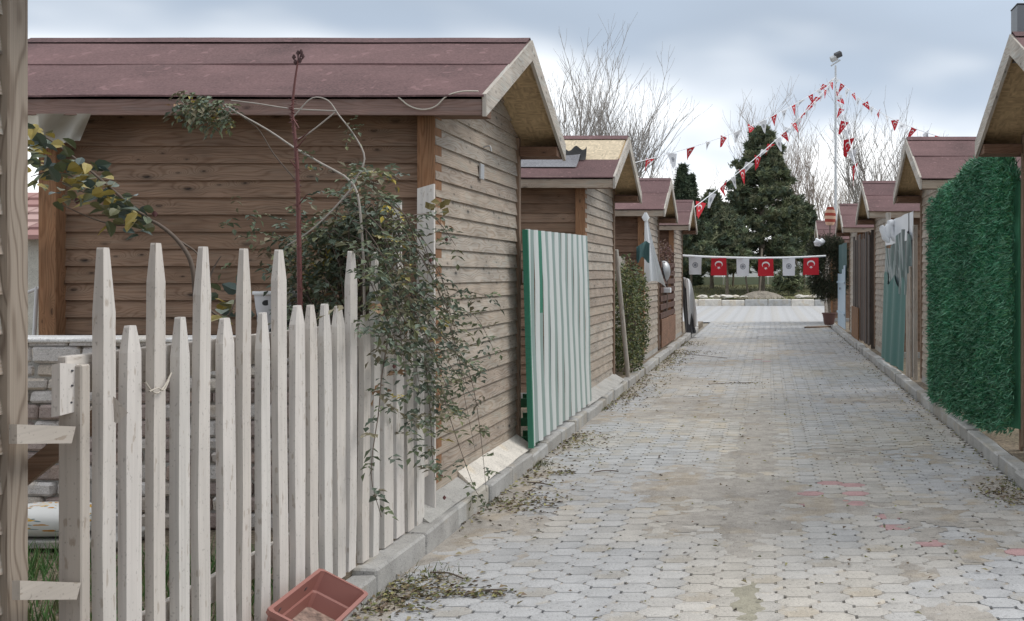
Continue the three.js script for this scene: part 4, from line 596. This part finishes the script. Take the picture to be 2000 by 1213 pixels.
// ---------------------------------------------------------------- right side: hedge screen, tarpaulin, gates, potted evergreen
{
  const t = thing('hedge_screen', 'tall screen of dark green artificial hedge between two right cabins', 'hedge screen', V(2, 0.12, -11)), X = (z) => mix(2.1, 1.9, (z - 9.2) / 3.9);
  const top = (z) => 2.42 + 0.3 * sstep(9.45, 9.9, z) - 0.02 * (z - 9.75) - 0.12 * sstep(11.2, 11.7, z) - 0.16 * sstep(12.2, 13, z), bot = (z) => 0.16 + 0.1 * sstep(10.6, 9.3, z);
  part(t, 'backing', mat('green_backing', [0.042, 0.19, 0.1], { rough: 0.9 }), (b) => { for (let i = 0; i < 20; i++) { const a = mix(9.52, 13.08, i / 20), c = mix(9.52, 13.08, (i + 1) / 20); b.hexa([V(X(a) + 0.04, bot(a) + 0.04, -a), V(X(a) + 0.06, bot(a) + 0.04, -a), V(X(c) + 0.06, bot(c) + 0.04, -c), V(X(c) + 0.04, bot(c) + 0.04, -c), V(X(a) + 0.04, top(a) - 0.06, -a), V(X(a) + 0.06, top(a) - 0.06, -a), V(X(c) + 0.06, top(c) - 0.06, -c), V(X(c) + 0.04, top(c) - 0.06, -c)]); } });
  const lf = mat('plastic_leaf', [1, 1, 1], { vc: true, rough: 0.5 });
  part(t, 'foliage', lf, (b) => {
    const one = (p, d, k) => { const s = V(0, 0, 0).crossVectors(d, rdir()).normalize(), c = pick([[0.042, 0.19, 0.1], [0.06, 0.225, 0.12], [0.026, 0.14, 0.072], [0.12, 0.29, 0.18], [0.065, 0.19, 0.08]]); b.col = c.map((v) => v * k); b.blade(p, d, s, rr(0.04, 0.085), 0.007); };
    for (let i = 0; i < 46000; i++) { const z = rr(9.5, 13.1), f = R(), y = mix(bot(z), top(z), f), st = Math.floor(z / 0.1), bul = 0.045 * (fbm(z * 5, y * 4, 0, 3) - 0.5) + 0.02 * Math.sin(z * 62); const pt = fbm(z * 1.6, y * 1.6, 0, 3); if (R() < 0.75 * sstep(0.42, 0.3, fbm(z * 4 + 7, y * 4, 0, 2))) continue; one(V(X(z) + bul - rr(0, 0.035), y, -z), V(rr(-1.1, -0.1), rr(-0.9, 0.6), rr(-0.8, 0.8)).normalize(), rr(0.6, 1.5) * (0.9 + 0.2 * h3(st, 1, 1)) * (0.6 + 0.8 * pt)); }
    for (let i = 0; i < 3000; i++) { const z = rr(9.5, 13.1); one(V(X(z) + rr(-0.03, 0.06), top(z) - rr(0, 0.06), -z), V(rr(-0.6, 0.3), rr(0.2, 1), rr(-0.8, 0.8)).normalize(), rr(0.7, 1.6)); }
    for (let i = 0; i < 1500; i++) { const y = rr(0.2, 2.5); one(V(X(13.1) + rr(-0.03, 0.05), y, -13.1 + rr(-0.02, 0.03)), V(rr(-0.6, 0.3), rr(-0.6, 0.6), -1).normalize(), rr(0.6, 1.4)); }
  }, 'stuff');
  for (const z of [9.6, 11.1, 13]) part(t, 'post', M.trim, (b) => { b.grain = 'y'; b.cbox(X(z) + 0.065, X(z) + 0.12, 0.1, 2.3, -z - 0.03, -z + 0.03, 0.004); });
  const rb = thing('red_ribbon', 'faded red cloth scrap caught under the right cabin eave', 'cloth scrap', P(1945, 282, 9.75)); sheet(rb, 'cloth', mat('red_cloth', [0.3, 0.03, 0.03], { rough: 0.9 }), (u, v) => P(mix(1936, 1955, u), mix(272, 292 + 3 * Math.sin(u * 5), v), 9.72 + 0.02 * Math.sin(u * 7)), 8, 4);

  const tp = thing('tarpaulin_screen', 'teal tarpaulin below white plastic film nailed over posts', 'tarpaulin', V(2.05, 0.1, -17.8)), Z = (u) => mix(15.95, 19.75, u);
  for (const [z, h, m] of [[16.0, 2.3, M.barge], [16.5, 2.5, M.dark], [18.0, 2.5, M.trim], [19.7, 2.5, M.trim]]) part(tp, 'post', m, (b) => { b.grain = 'y'; b.cbox(2.06, 2.12, 0.1, h, -z - 0.05, -z + 0.05, 0.004); });
  for (let i = 0; i < 3; i++) part(tp, 'plank', pick([M.gable[2], M.trim, M.gable[4]]), (b) => { b.grain = 'y'; b.cbox(2.03, 2.055, 0.12, 1.5 + rr(-0.2, 0.5), -16.1 - i * 0.17 - 0.15, -16.1 - i * 0.17, 0.003); });
  sheet(tp, 'tarpaulin', mat('teal_tarpaulin', [0.035, 0.15, 0.135], { rough: 0.5 }), (u, v) => { const z = mix(16.62, 19.75, u); return V(2.02 + 0.018 * Math.sin(u * 24 + v * 2) + 0.02 * Math.sin(u * 7) - 0.03 * (1 - v), mix(0.15, 1.45 + 0.1 * Math.sin(u * 17) + 0.12 * u, v), -z); }, 60, 14);
  const st = document.createElement('canvas'); st.width = 512; st.height = 256; { const c = st.getContext('2d'), q = rng(31); c.fillStyle = '#5f8583'; c.fillRect(0, 0, 512, 256); for (let i = 0; i < 150; i++) { const x = q() * 512, y = q() * 256, l = 60 + q() * 160; c.fillStyle = q() < 0.3 ? 'rgba(225,230,232,0.75)' : q() < 0.6 ? 'rgba(60,104,104,0.7)' : 'rgba(90,96,104,0.6)'; c.beginPath(); c.ellipse(x, y, 2 + q() * 6, l / 2, (q() - 0.5) * 0.25, 0, 7); c.fill(); } }
  const sm2 = mat('streaky_film', [0.5, 0.52, 0.52], { rough: 0.4 }); sm2.map = new THREE.CanvasTexture(st); sm2.map.colorSpace = THREE.SRGBColorSpace;
  sheet(tp, 'streaked_film', sm2, (u, v) => { const z = mix(16.1, 19.75, u); return V(2.04 + 0.022 * Math.sin(u * 31 + v * 3), mix(1.3, 2.16 + 0.12 * Math.sin(u * 6), v), -z); }, 60, 10);
  sheet(tp, 'white_film', mat('clean_film', [0.62, 0.64, 0.67], { rough: 0.4 }), (u, v) => V(2.058 + 0.012 * Math.sin(u * 19), mix(2.1, 2.5, v), -Z(u)), 40, 6);
  const rg = thing('white_rag', 'white rag twisted round the post of the teal tarpaulin', 'rag', P(1737, 450, 18.6)); for (const [a, c, e] of [[[1722, 440], [1728, 460], [1737, 474]], [[1748, 432], [1738, 440], [1734, 470]], [[1735, 430], [1746, 462], [1757, 470]]]) part(rg, 'twist', M.white, (b) => b.tube(curve([a, c, e].map(([x, y]) => P(x, y, 18.3)), 10), [0.02, 0.05, 0.06, 0.055, 0.05, 0.06, 0.07, 0.06, 0.05, 0.04, 0.015], 7)); part(rg, 'peg', M.barge, (b) => { const p = P(1735, 425, 18.45); b.cbox(p.x - 0.04, p.x + 0.04, p.y - 0.12, p.y + 0.08, p.z - 0.03, p.z + 0.03, 0.004); });
  const pg = thing('plank_gate', 'dark weathered plank gate with a rusty lower panel on the right of the lane', 'gate', V(2.05, 0.1, -25)), dk = [mat('dark_grey_plank', [0.075, 0.062, 0.055], { map: T.woodB, bump: 0.002 }), mat('dark_brown_plank', [0.095, 0.062, 0.045], { map: T.wood, bump: 0.002 }), mat('black_plank', [0.06, 0.055, 0.06], { map: T.woodB, bump: 0.002 })];
  for (let i = 0; i < 15; i++) part(pg, 'plank', dk[(i * 7 + (i >> 1)) % 3], (b) => { b.grain = 'y'; b.uo = [R() * 3, R() * 3]; const z = -22.7 - i * 0.29; b.cbox(2.04 + rr(-0.012, 0.012), 2.075, 0.14 + rr(0, 0.04), 2.42 + rr(-0.1, 0.08), z - 0.28, z, 0.003); });
  part(pg, 'rusty_panel', mat('rusty_sheet', [0.19, 0.095, 0.04], { map: T.felt, bump: 0.002 }), (b) => b.cbox(2.0, 2.022, 0.13, 0.85, -27.0, -25.0, 0.003)); part(pg, 'post', dk[0], (b) => b.cbox(2.08, 2.16, 0.1, 2.5, -22.78, -22.7, 0.004));
  const bl = thing('blue_gate', 'pale blue sheet metal gate on the right of the lane', 'gate', V(2.05, 0.1, -31)), bm = mat('blue_paint', [0.33, 0.42, 0.5], { rough: 0.55 });
  for (let i = 0; i < 5; i++) part(bl, 'panel', bm, (b) => { const z = -29.7 - i * 0.62; b.cbox(2.03, 2.05, 0.14, 1.62 + (i < 2 ? 0.22 - i * 0.1 : 0), z - 0.6, z, 0.006); }); for (const y of [0.5, 1.35]) part(bl, 'rail', bm, (b) => b.cbox(2.0, 2.029, y, y + 0.06, -32.8, -29.7, 0.004));
  part(bl, 'latch', M.dark, (b) => b.cbox(1.985, 1.999, 1.18, 1.24, -31.4, -31.1, 0.003));
  const te = thing('green_net', 'dark teal net hanging above the pale blue gate', 'net', P(1650, 480, 31)); sheet(te, 'net', mat('net', [0.05, 0.1, 0.1], { rough: 0.9 }), (u, v) => V(2.07 + 0.02 * Math.sin(u * 15), mix(1.45 + 0.3 * u, 2.45, v), -mix(29.6, 33.6, u)), 24, 6);
  // potted evergreen
  const ev = thing('potted_evergreen', 'dark round headed evergreen tree in a pot at the lane end', 'evergreen', V(1.82, 0.1, -33.5)), ec = V(1.8, 1.78, -33.5);
  part(ev, 'trunk', M.bark, (b) => b.tube(curve([V(1.86, 0.3, -33.5), V(1.8, 0.8, -33.48), V(1.8, 1.6, -33.5)], 8), 0.045, 8));
  part(ev, 'crown', M.plain, (b) => { for (let i = 0; i < 16000; i++) { const d = rdir(), k = (0.3 + 0.7 * R() ** 0.4) * (0.7 + 0.6 * fbm(d.x * 2.4 + 3, d.y * 2.4 + 9, d.z * 2.4 + 5.5, 3)), p = V(ec.x + d.x * 0.64 * k, ec.y + d.y * 1.02 * k, ec.z + d.z * 0.6 * k), q = rr(0.5, 1.5); b.col = pick([[0.03, 0.042, 0.022], [0.042, 0.052, 0.025], [0.055, 0.052, 0.03]]).map((v) => v * q); b.blade(p, d.clone().add(rdir().multiplyScalar(0.7)).normalize(), rdir(), rr(0.06, 0.14), 0.014); } }, 'stuff');
  mesh('pot', new THREE.LatheGeometry([[0, 0], [0.14, 0], [0.2, 0.32], [0.22, 0.32], [0.22, 0.36], [0.19, 0.36], [0.18, 0.3], [0, 0.3]].map(([r, y]) => new THREE.Vector2(r, y)), 20), mat('red_clay', [0.13, 0.07, 0.06]), ev);
  const wb = thing('white_bag', 'white plastic bag caught in the potted evergreen', 'bag', P(1600, 474, 33.1)); { const g = new THREE.SphereGeometry(0.15, 18, 12), a = g.attributes.position; for (let i = 0; i < a.count; i++) { const v = V(0, 0, 0).fromBufferAttribute(a, i); v.multiplyScalar(0.3 + 1.1 * fbm(v.x * 14 + 3, v.y * 14 + 5, v.z * 14 + 7.3, 3)); a.setXYZ(i, v.x * 1.15, v.y, v.z); } g.computeVertexNormals(); mesh('bag', g, M.white, wb); }
  const ln = thing('striped_bundle', 'red and cream striped cloth bundle on a pole above the end cabin', 'cloth bundle', V(1.87, 0.1, -34.4)), lr = mat('stripe_red', [0.33, 0.06, 0.04]), lc = mat('stripe_cream', [0.62, 0.4, 0.28]), c0 = P(1621, 440, 34.4), c1 = P(1622, 404, 34.4); part(ln, 'pole', M.stem, (b) => b.tube([V(c0.x, 0.1, -34.4), c0], 0.02, 6));
  for (let i = 0; i < 6; i++) part(ln, 'stripe', i % 2 ? lr : lc, (b) => { const a = c0.clone().lerp(c1, i / 6), e = c0.clone().lerp(c1, (i + 1) / 6), r = [0.1, 0.15, 0.17, 0.165, 0.16, 0.13, 0.08]; b.tube([a, a.clone().lerp(e, 0.5), e], [r[i], (r[i] + r[i + 1]) / 2 + 0.012, r[i + 1]], 12); });
  const sk = thing('fallen_plank', 'dark plank lying across the lane end by the right kerb', 'plank', V(1.2, 0, -37)); part(sk, 'plank', M.trim, (b) => { const a = PG(1572, 641), c = PG(1628, 639); b.tube([a.setY(0.02), c.setY(0.02)], 0.03, 5); });
}
// ---------------------------------------------------------------- leaf litter, sticks, grass by the kerbs
{
  const b = new B(), L = (x, z, y = 0.004) => { const k = rr(0.6, 1.4), c = pick([[0.2, 0.15, 0.09], [0.14, 0.1, 0.07], [0.26, 0.22, 0.12], [0.3, 0.28, 0.12], [0.1, 0.08, 0.06], [0.17, 0.18, 0.08]]); b.col = c.map((v) => v * k); b.leaf(V(x, y + R() * 0.012, z), V(rr(-1, 1), rr(-0.1, 0.25), rr(-1, 1)), V(rr(-0.6, 0.6), 1, rr(-0.6, 0.6)), rr(0.02, 0.05), rr(0.006, 0.013), 0.5); };
  const patch = (px, py, n, sx, sz) => { const c = PG(px, py); for (let i = 0; i < n; i++) { const x = c.x + (R() + R() - 1) * sx, z = c.z + (R() + R() - 1) * sz; if (x > -KX + 0.01 && x < KR - 0.01) L(x, z); } };
  for (let i = 0; i < 3000; i++) { const z = -4.8 - 22 * R(), d = fbm(z * 0.9, 2, 0, 3); if (R() < sstep(0.36, 0.7, d)) L(-KX + 0.02 + 0.5 * R() ** 2.2, z); }
  for (let i = 0; i < 500; i++) L(KR - 0.02 - 0.3 * R() ** 2.2, -4.8 - 26 * R());
  patch(760, 1175, 330, 0.28, 0.35); patch(830, 1140, 160, 0.4, 0.2); patch(940, 1165, 70, 0.22, 0.06); patch(1210, 775, 260, 0.3, 1.4); patch(1290, 705, 220, 0.5, 1.6); patch(1350, 690, 120, 0.8, 0.7); patch(1450, 750, 40, 0.5, 0.15); patch(1110, 860, 200, 0.3, 0.8); patch(1030, 985, 140, 0.35, 0.35); patch(1965, 965, 220, 0.3, 0.6); patch(905, 1155, 60, 0.3, 0.1); patch(1090, 925, 40, 0.15, 0.1); patch(1320, 650, 120, 0.5, 3);
  for (let i = 0; i < 420; i++) L(rr(-KX, KR), -rr(4.8, 18));
  const m = mesh('leaf_litter', b.geo(), M.plain, scene); m.userData = { kind: 'stuff', label: 'dry fallen leaves gathered along the kerbs of the lane', category: 'leaf litter' };
  const sticks = [[[1235, 745], [1262, 752]], [[1385, 752], [1470, 748]], [[1160, 925], [1208, 922]], [[990, 1158], [925, 1160]], [[1300, 690], [1420, 700]], [[840, 1122], [905, 1132]], [[1030, 945], [1080, 950]], [[1310, 668], [1360, 660]]];
  for (const [a, c] of sticks) { const p = PG(...a), q = PG(...c), s = thing('fallen_twig', 'thin dry twig lying on the grey paving', 'twig', p.clone().setY(0), 'twigs fallen on the lane'); part(s, 'twig', M.stem, (t) => t.tube(curve([p.setY(0.012), p.clone().lerp(q, 0.5).add(V(0, 0.008, rr(-0.04, 0.04))), q.setY(0.006)], 8), 0.0045, 5)); }
  const g = new B(), tuft = (px, py, n, s, hm = 1) => { const c = PG(px, py); for (let i = 0; i < n; i++) { const k = rr(0.6, 1.3); g.col = pick([[0.12, 0.15, 0.05], [0.17, 0.17, 0.07], [0.08, 0.11, 0.04]]).map((v) => v * k); const x = Math.max(c.x + (R() + R() - 1) * s, -KX + 0.01); g.blade(V(x, -0.004, c.z + (R() + R() - 1) * s * 1.5), V(rr(-0.7, 0.9), 1, rr(-0.8, 0.8)), rdir(0, 0.1), rr(0.015, 0.05) * hm, 0.003); } };
  tuft(1050, 908, 160, 0.12); tuft(1040, 915, 60, 0.2); tuft(760, 1170, 120, 0.2); tuft(840, 1125, 100, 0.18); tuft(960, 980, 50, 0.12); tuft(1985, 950, 90, 0.2); tuft(1170, 800, 60, 0.15);  tuft(1300, 690, 60, 0.3);
  const go = mesh('kerb_grass', g.geo(), M.plain, scene); go.userData = { kind: 'stuff', label: 'small grass tufts growing in the joints along the kerb', category: 'grass' };
}
// ---------------------------------------------------------------- trees beyond the road
function bareTree(label, x, z, h, spread, m, seed, limbs = 9) {
  const q = rng(seed), r = (a, c) => a + (c - a) * q(), y0 = 0.5, t = thing('bare_tree', label, 'tree', V(x, y0, z), 'bare trees beyond the road');
  const tb = new B(), cb = new B();
  const grow = (b, p, d, len, rad, lev) => {
    const n = lev > 2 ? 3 : 5, pts = [p.clone()]; let dir = d.clone(), c = p.clone();
    for (let i = 0; i < n; i++) { dir.add(V(r(-0.16, 0.16), r(0, 0.14) * (lev ? 1 : 0.3), r(-0.16, 0.16))).normalize(); c = c.clone().addScaledVector(dir, len / n); pts.push(c); }
    b.tube(pts, pts.map((_, i) => Math.max(0.0065, mix(rad, rad * 0.45, i / n))), lev < 2 ? 6 : 3, false);
    if (lev >= 4) return;
    const k = lev === 0 ? limbs : lev === 1 ? 6 : lev === 2 ? 4 : 3;
    for (let i = 0; i < k; i++) { const f = lev === 0 ? r(0.45, 1) : r(0.2, 1), a = pts[Math.min(n, Math.floor(f * n))].clone().lerp(pts[Math.min(n, Math.floor(f * n) + 1)], (f * n) % 1), w = r(0, 6.283), s = lev === 0 ? spread : 0.55; const nd = dir.clone().add(V(Math.cos(w) * s, lev ? r(0, 0.35) : 0.5, Math.sin(w) * s)).normalize(); grow(cb, a, nd, len * (lev === 0 ? r(0.95, 1.5) : r(0.42, 0.68)), Math.max(0.01, rad * (lev === 0 ? 0.5 : 0.42)), lev + 1); }
  };
  grow(tb, V(x, y0 - 0.1, z), V(r(-0.05, 0.05), 1, 0), h * 0.36, h * 0.012, 0);
  part(t, 'trunk', M.bark, (b) => Object.assign(b, { p: tb.p, n: tb.n, u: tb.u, c: [] })); part(t, 'crown', m, (b) => Object.assign(b, { p: cb.p, n: cb.n, u: cb.u, c: [] }), 'stuff');
}
const at = (px, z) => (px - VX) * z / F;
bareTree('tall bare poplar standing behind the torn roof cabin', at(1095, 64), -64, 13.2, 0.32, M.twig, 11, 8);
bareTree('bare tree with many upright shoots behind the torn roof cabin', at(1185, 66), -66, 13, 0.42, M.twig, 23, 9);
bareTree('spreading bare tree between the poplars and the dark pine', at(1245, 68), -68, 12.4, 0.5, M.twig, 35, 9);
bareTree('thin reddish bare tree rising just behind the pine', at(1545, 76), -76, 11.2, 0.5, M.twigPink, 47, 10);
bareTree('bare tree with reddish twigs beside the lamp mast', at(1610, 74), -74, 10.6, 0.55, M.twigPink, 59, 11);
bareTree('dense bare tree behind the right hand roofs', at(1705, 70), -70, 10.6, 0.5, M.twig, 61, 12);
bareTree('pale bare tree behind the largest right hand roof', at(1775, 72), -72, 10.2, 0.55, M.twig, 73, 12);
bareTree('low bare tree over the cypress tops', at(1345, 92), -92, 10, 0.7, M.twigPink, 85, 10);
bareTree('low bare tree far behind the lane end on the right', at(1660, 95), -95, 11, 0.7, M.twigPink, 97, 10);
function conifer(name, label, x, z, h, w, lo, n0, pow, cols) {
  const n = n0 * 1.6;
  const y0 = 0.5, t = thing(name, label, 'tree', V(x, y0, z), 'evergreens beyond the road');
  part(t, 'trunk', M.bark, (b) => b.tube([V(x, y0 - 0.1, z), V(x, y0 + h * 0.5, z), V(x, y0 + h * 0.96, z)], [h * 0.022, h * 0.014, 0.02], 8));
  const arms = []; for (let i = 0; i < 90; i++) { const f = lo + (1 - lo) * (i + R()) / 90, wd = w / 2 * ((1 - (f - lo) / (1 - lo)) ** pow) * rr(0.62, 1.15) + 0.12, a = i * 2.4 + rr(-0.4, 0.4); arms.push([f, wd, a]); }
  part(t, 'limb', M.bark, (b) => { for (const [f, wd, a] of arms) b.tube([V(x, y0 + h * f, z), V(x + Math.cos(a) * wd * 0.9, y0 + h * f + wd * 0.16, z + Math.sin(a) * wd * 0.9)], [0.03, 0.012], 3, false); }, 'stuff');
  part(t, 'crown', M.plain, (b) => {
    for (const [f, wd, a] of arms) { const k = Math.ceil(n / 90 / 14); for (let c = 0; c < k; c++) { const rad = wd * (0.25 + 0.8 * R() ** 0.6), cx = x + Math.cos(a + rr(-0.3, 0.3)) * rad, cz = z + Math.sin(a + rr(-0.3, 0.3)) * rad, cy = y0 + h * f + rad * 0.2 + rr(-0.2, 0.15), q = rr(0.55, 1.5), col = pick(cols).map((v) => v * q), cs = rr(0.16, 0.3); for (let j = 0; j < 14; j++) { b.col = col; const d = rdir(-0.4, 1); b.blade(V(cx, cy, cz).addScaledVector(rdir(), cs * 0.6 * R()), d, rdir(), cs * rr(0.7, 1.4), 0.05); } } }
  }, 'stuff');
}
const PINE = [[0.1, 0.13, 0.072], [0.135, 0.155, 0.08], [0.085, 0.115, 0.078], [0.16, 0.165, 0.095]];
conifer('pine_tree', 'large dark green pine tree beyond the cross road', at(1488, 66), -66, 9.6, 6.6, 0.1, 60000, 0.62, PINE);
conifer('cypress_tree', 'narrow dark cypress beside the large pine', at(1333, 72), -72, 8.0, 1.9, 0.05, 11000, 0.6, [[0.06, 0.09, 0.055], [0.08, 0.105, 0.06]]);
conifer('cypress_tree', 'second dark cypress close behind the first one', at(1349, 75), -75, 7.6, 2.0, 0.05, 10000, 0.6, [[0.06, 0.09, 0.055], [0.08, 0.105, 0.06]]);
conifer('pine_tree', 'small dark pine between the cypresses and the large pine', at(1390, 70), -70, 6.2, 4.2, 0.16, 13000, 0.7, PINE);
conifer('pine_tree', 'low spreading pine at the left of the large pine', at(1420, 63), -63, 4.6, 3.6, 0.3, 9000, 0.6, PINE);
conifer('pine_tree', 'low spreading pine behind the potted evergreen', at(1570, 70), -70, 5.4, 4.0, 0.28, 10000, 0.6, PINE);
conifer('juniper', 'low dark juniper bush on the far bank', at(1540, 63), -63, 1.15, 1.6, 0.2, 3000, 0.5, PINE);
conifer('pine_tree', 'squat pine filling the gap left of the flags', at(1350, 66), -66, 4.2, 3.4, 0.3, 9000, 0.5, PINE);
// green mesh fence and slim trunks on the bank
{
  const f = thing('mesh_fence', 'green mesh fence across the far bank', 'fence', V(0, 0.8, -76)), net = mat('green_mesh', [0.1, 0.16, 0.12], { opacity: 0.78, rough: 0.8 });
  for (let x = -9; x < 6; x += 3) { part(f, 'mesh_panel', net, (b) => b.quad(V(x + 0.05, 0.85, -76), V(x + 2.95, 0.85, -76), V(x + 2.95, 2.85, -76), V(x + 0.05, 2.85, -76))); part(f, 'post', M.metal, (b) => b.tube([V(x, 0.6, -76), V(x, 2.95, -76)], 0.035, 6)); }
  for (const [px, py, r] of [[1394, 70, 0.09], [1430, 72, 0.07], [1462, 64, 0.05], [1483, 61, 0.05], [1535, 68, 0.07], [1558, 66, 0.05]]) { const t = thing('slim_trunk', 'slim dark tree trunk rising from the far grass bank', 'tree trunk', V(at(px, py), 0.45, -py), 'slim trunks on the far bank'); part(t, 'trunk', M.bark, (b) => b.tube(curve([V(at(px, py), 0.4, -py), V(at(px, py) + rr(-0.15, 0.15), 1.4, -py), V(at(px, py) + rr(-0.3, 0.3), 3, -py)], 6), r, 7)); }
}
// ---------------------------------------------------------------- lamp mast, bunting and flags
function flagTex(w, h, fn) { const c = document.createElement('canvas'); c.width = w; c.height = h; fn(c.getContext('2d'), w, h); const t = new THREE.CanvasTexture(c); t.colorSpace = THREE.SRGBColorSpace; return t; }
const star = (c, x, y, r, a0) => { c.beginPath(); for (let i = 0; i < 10; i++) { const a = a0 + i * Math.PI / 5, q = i % 2 ? r * 0.42 : r; c.lineTo(x + q * Math.cos(a), y + q * Math.sin(a)); } c.fill(); };
const redFlag = mat('red_flag', [0.86, 0.86, 0.86], { rough: 0.8 }), whiteFlag = mat('white_flag', [0.86, 0.86, 0.86], { rough: 0.8 });
redFlag.map = flagTex(128, 176, (c, w) => { c.fillStyle = '#c9202f'; c.fillRect(0, 0, w, 176); c.fillStyle = '#f2f2f2'; c.beginPath(); c.arc(64, 62, 33, 0, 7); c.fill(); c.fillStyle = '#c9202f'; c.beginPath(); c.arc(64, 71, 26, 0, 7); c.fill(); c.fillStyle = '#f2f2f2'; star(c, 64, 98, 17, Math.PI / 2); });
whiteFlag.map = flagTex(128, 176, (c, w) => { c.fillStyle = '#eceef2'; c.fillRect(0, 0, w, 176); c.strokeStyle = '#70747c'; c.fillStyle = '#787c86'; c.lineWidth = 5; c.beginPath(); c.arc(64, 80, 26, 0, 7); c.stroke(); for (let i = 0; i < 8; i++) { c.beginPath(); c.ellipse(64 + 14 * Math.cos(i * 0.785), 80 + 14 * Math.sin(i * 0.785), 9, 3.5, i * 0.785, 0, 7); c.fill(); } c.beginPath(); c.arc(64, 80, 7, 0, 7); c.fill(); });
{
  const mz = 59.6, mx = at(1632, mz), mt = thing('lamp_mast', 'tall grey lamp mast with two floodlights beyond the cross road', 'lamp mast', V(mx, 0.4, -mz)), topY = P(0, 128, mz).y;
  part(mt, 'mast', M.metal, (b) => b.tube([V(mx, 0.3, -mz), V(mx, 6, -mz), V(mx, topY, -mz)], [0.085, 0.07, 0.05], 10)); part(mt, 'cross_arm', M.metal, (b) => b.tube([V(mx - 0.25, topY - 0.02, -mz), V(mx + 0.25, topY + 0.3, -mz)], 0.04, 6));
  for (const [x, y, k] of [[1637, 107, M.dark], [1629, 114, M.metal]]) part(mt, 'floodlight', k, (b) => { const p = P(x, y, mz), m = new THREE.Matrix4().makeRotationFromEuler(new THREE.Euler(0.5, 0.4, 0.3)).setPosition(p); b.cbox(-0.2, 0.2, -0.14, 0.14, -0.12, 0.12, 0.03, m); });
  part(mt, 'base_plate', M.metal, (b) => b.cbox(mx - 0.25, mx + 0.25, 0.38, 0.46, -mz - 0.25, -mz + 0.25, 0.01));
  const flagGeo = (w, h, tip, sway, lift) => sheetGeo((u, v) => { const k = mix(tip, 1, v); return V((u - 0.5) * w * k + sway * (1 - v), -(1 - v) * h + lift * (1 - v) * u, 0.05 * w * Math.sin(u * 5 + v * 4) * (1 - v)); }, 6, 6);
  function bunting(label, a, c, sag, flags) {
    const t = thing('flag_bunting', label, 'bunting', a.clone()), path = (f) => a.clone().lerp(c, f).add(V(0, -sag * 4 * f * (1 - f), 0));
    part(t, 'cord', M.white, (b) => b.tube(Array.from({ length: 25 }, (_, i) => path(i / 24)), 0.012, 4));
    flags.forEach((k, i) => { const f = (i + 0.6) / (flags.length + 0.3), p = path(f), m = mesh('pennant', flagGeo(rr(0.24, 0.34), rr(0.34, 0.48), 0.18, rr(-0.3, 0.15), rr(-0.1, 0.25)), k ? redFlag : whiteFlag, t); m.position.copy(p.sub(a)); m.rotation.set(rr(-0.5, 0.5), rr(-1.2, 1.2), Math.atan2(c.y - a.y, (c.x - a.x)) * 0.0 + rr(-0.5, 0.5)); });
  }
  const top = P(1632, 150, mz), alt = (n) => Array.from({ length: n }, (_, i) => i % 2);
  bunting('long red and white bunting running from the mast to the torn roof cabin', top, P(1238, 318, 30), 0.5, alt(16));
  bunting('bunting of red and white pennants running from the mast to the left end cabin', top, P(1352, 408, 27), 0.3, alt(24));
  bunting('bunting of red and white pennants sagging from the mast to the right hand roofs', top, P(1880, 278, 31), 0.5, alt(15));
  bunting('short bunting of red and white pennants dropping steeply beside the mast', P(1634, 170, mz), P(1676, 345, 23), 0.0, alt(12));
  const A = P(1328, 499, 28.2), C = P(1612, 500, 32.6), fl = thing('flag_line', 'white line of red star and crescent flags and white emblem flags across the lane end', 'flag line', A.clone());
  const pth = (f) => A.clone().lerp(C, f).add(V(0, -0.06 * 4 * f * (1 - f), 0));
  part(fl, 'line', M.white, (b) => b.tube(Array.from({ length: 21 }, (_, i) => pth(i / 20)), 0.03, 6));
  [[1358, 0], [1404, 1], [1451, 0], [1496, 1], [1541, 0], [1584, 1]].forEach(([px, red]) => { let f = 0; for (let i = 0; i <= 400; i++) { const p = pth(i / 400); if (VX + p.x * F / -p.z <= px) f = i / 400; } const p = pth(f), s = -p.z / F, g = flagGeo((red ? 29 : 25) * s, 34 * s, red ? 1.08 : 0.94, 0, 0), m = mesh('flag', g, red ? redFlag : whiteFlag, fl); m.position.copy(p.sub(A)).add(V(0, -0.02, 0.032)); m.rotation.y = rr(-0.12, 0.12); });
}

renderer.render(scene, camera);
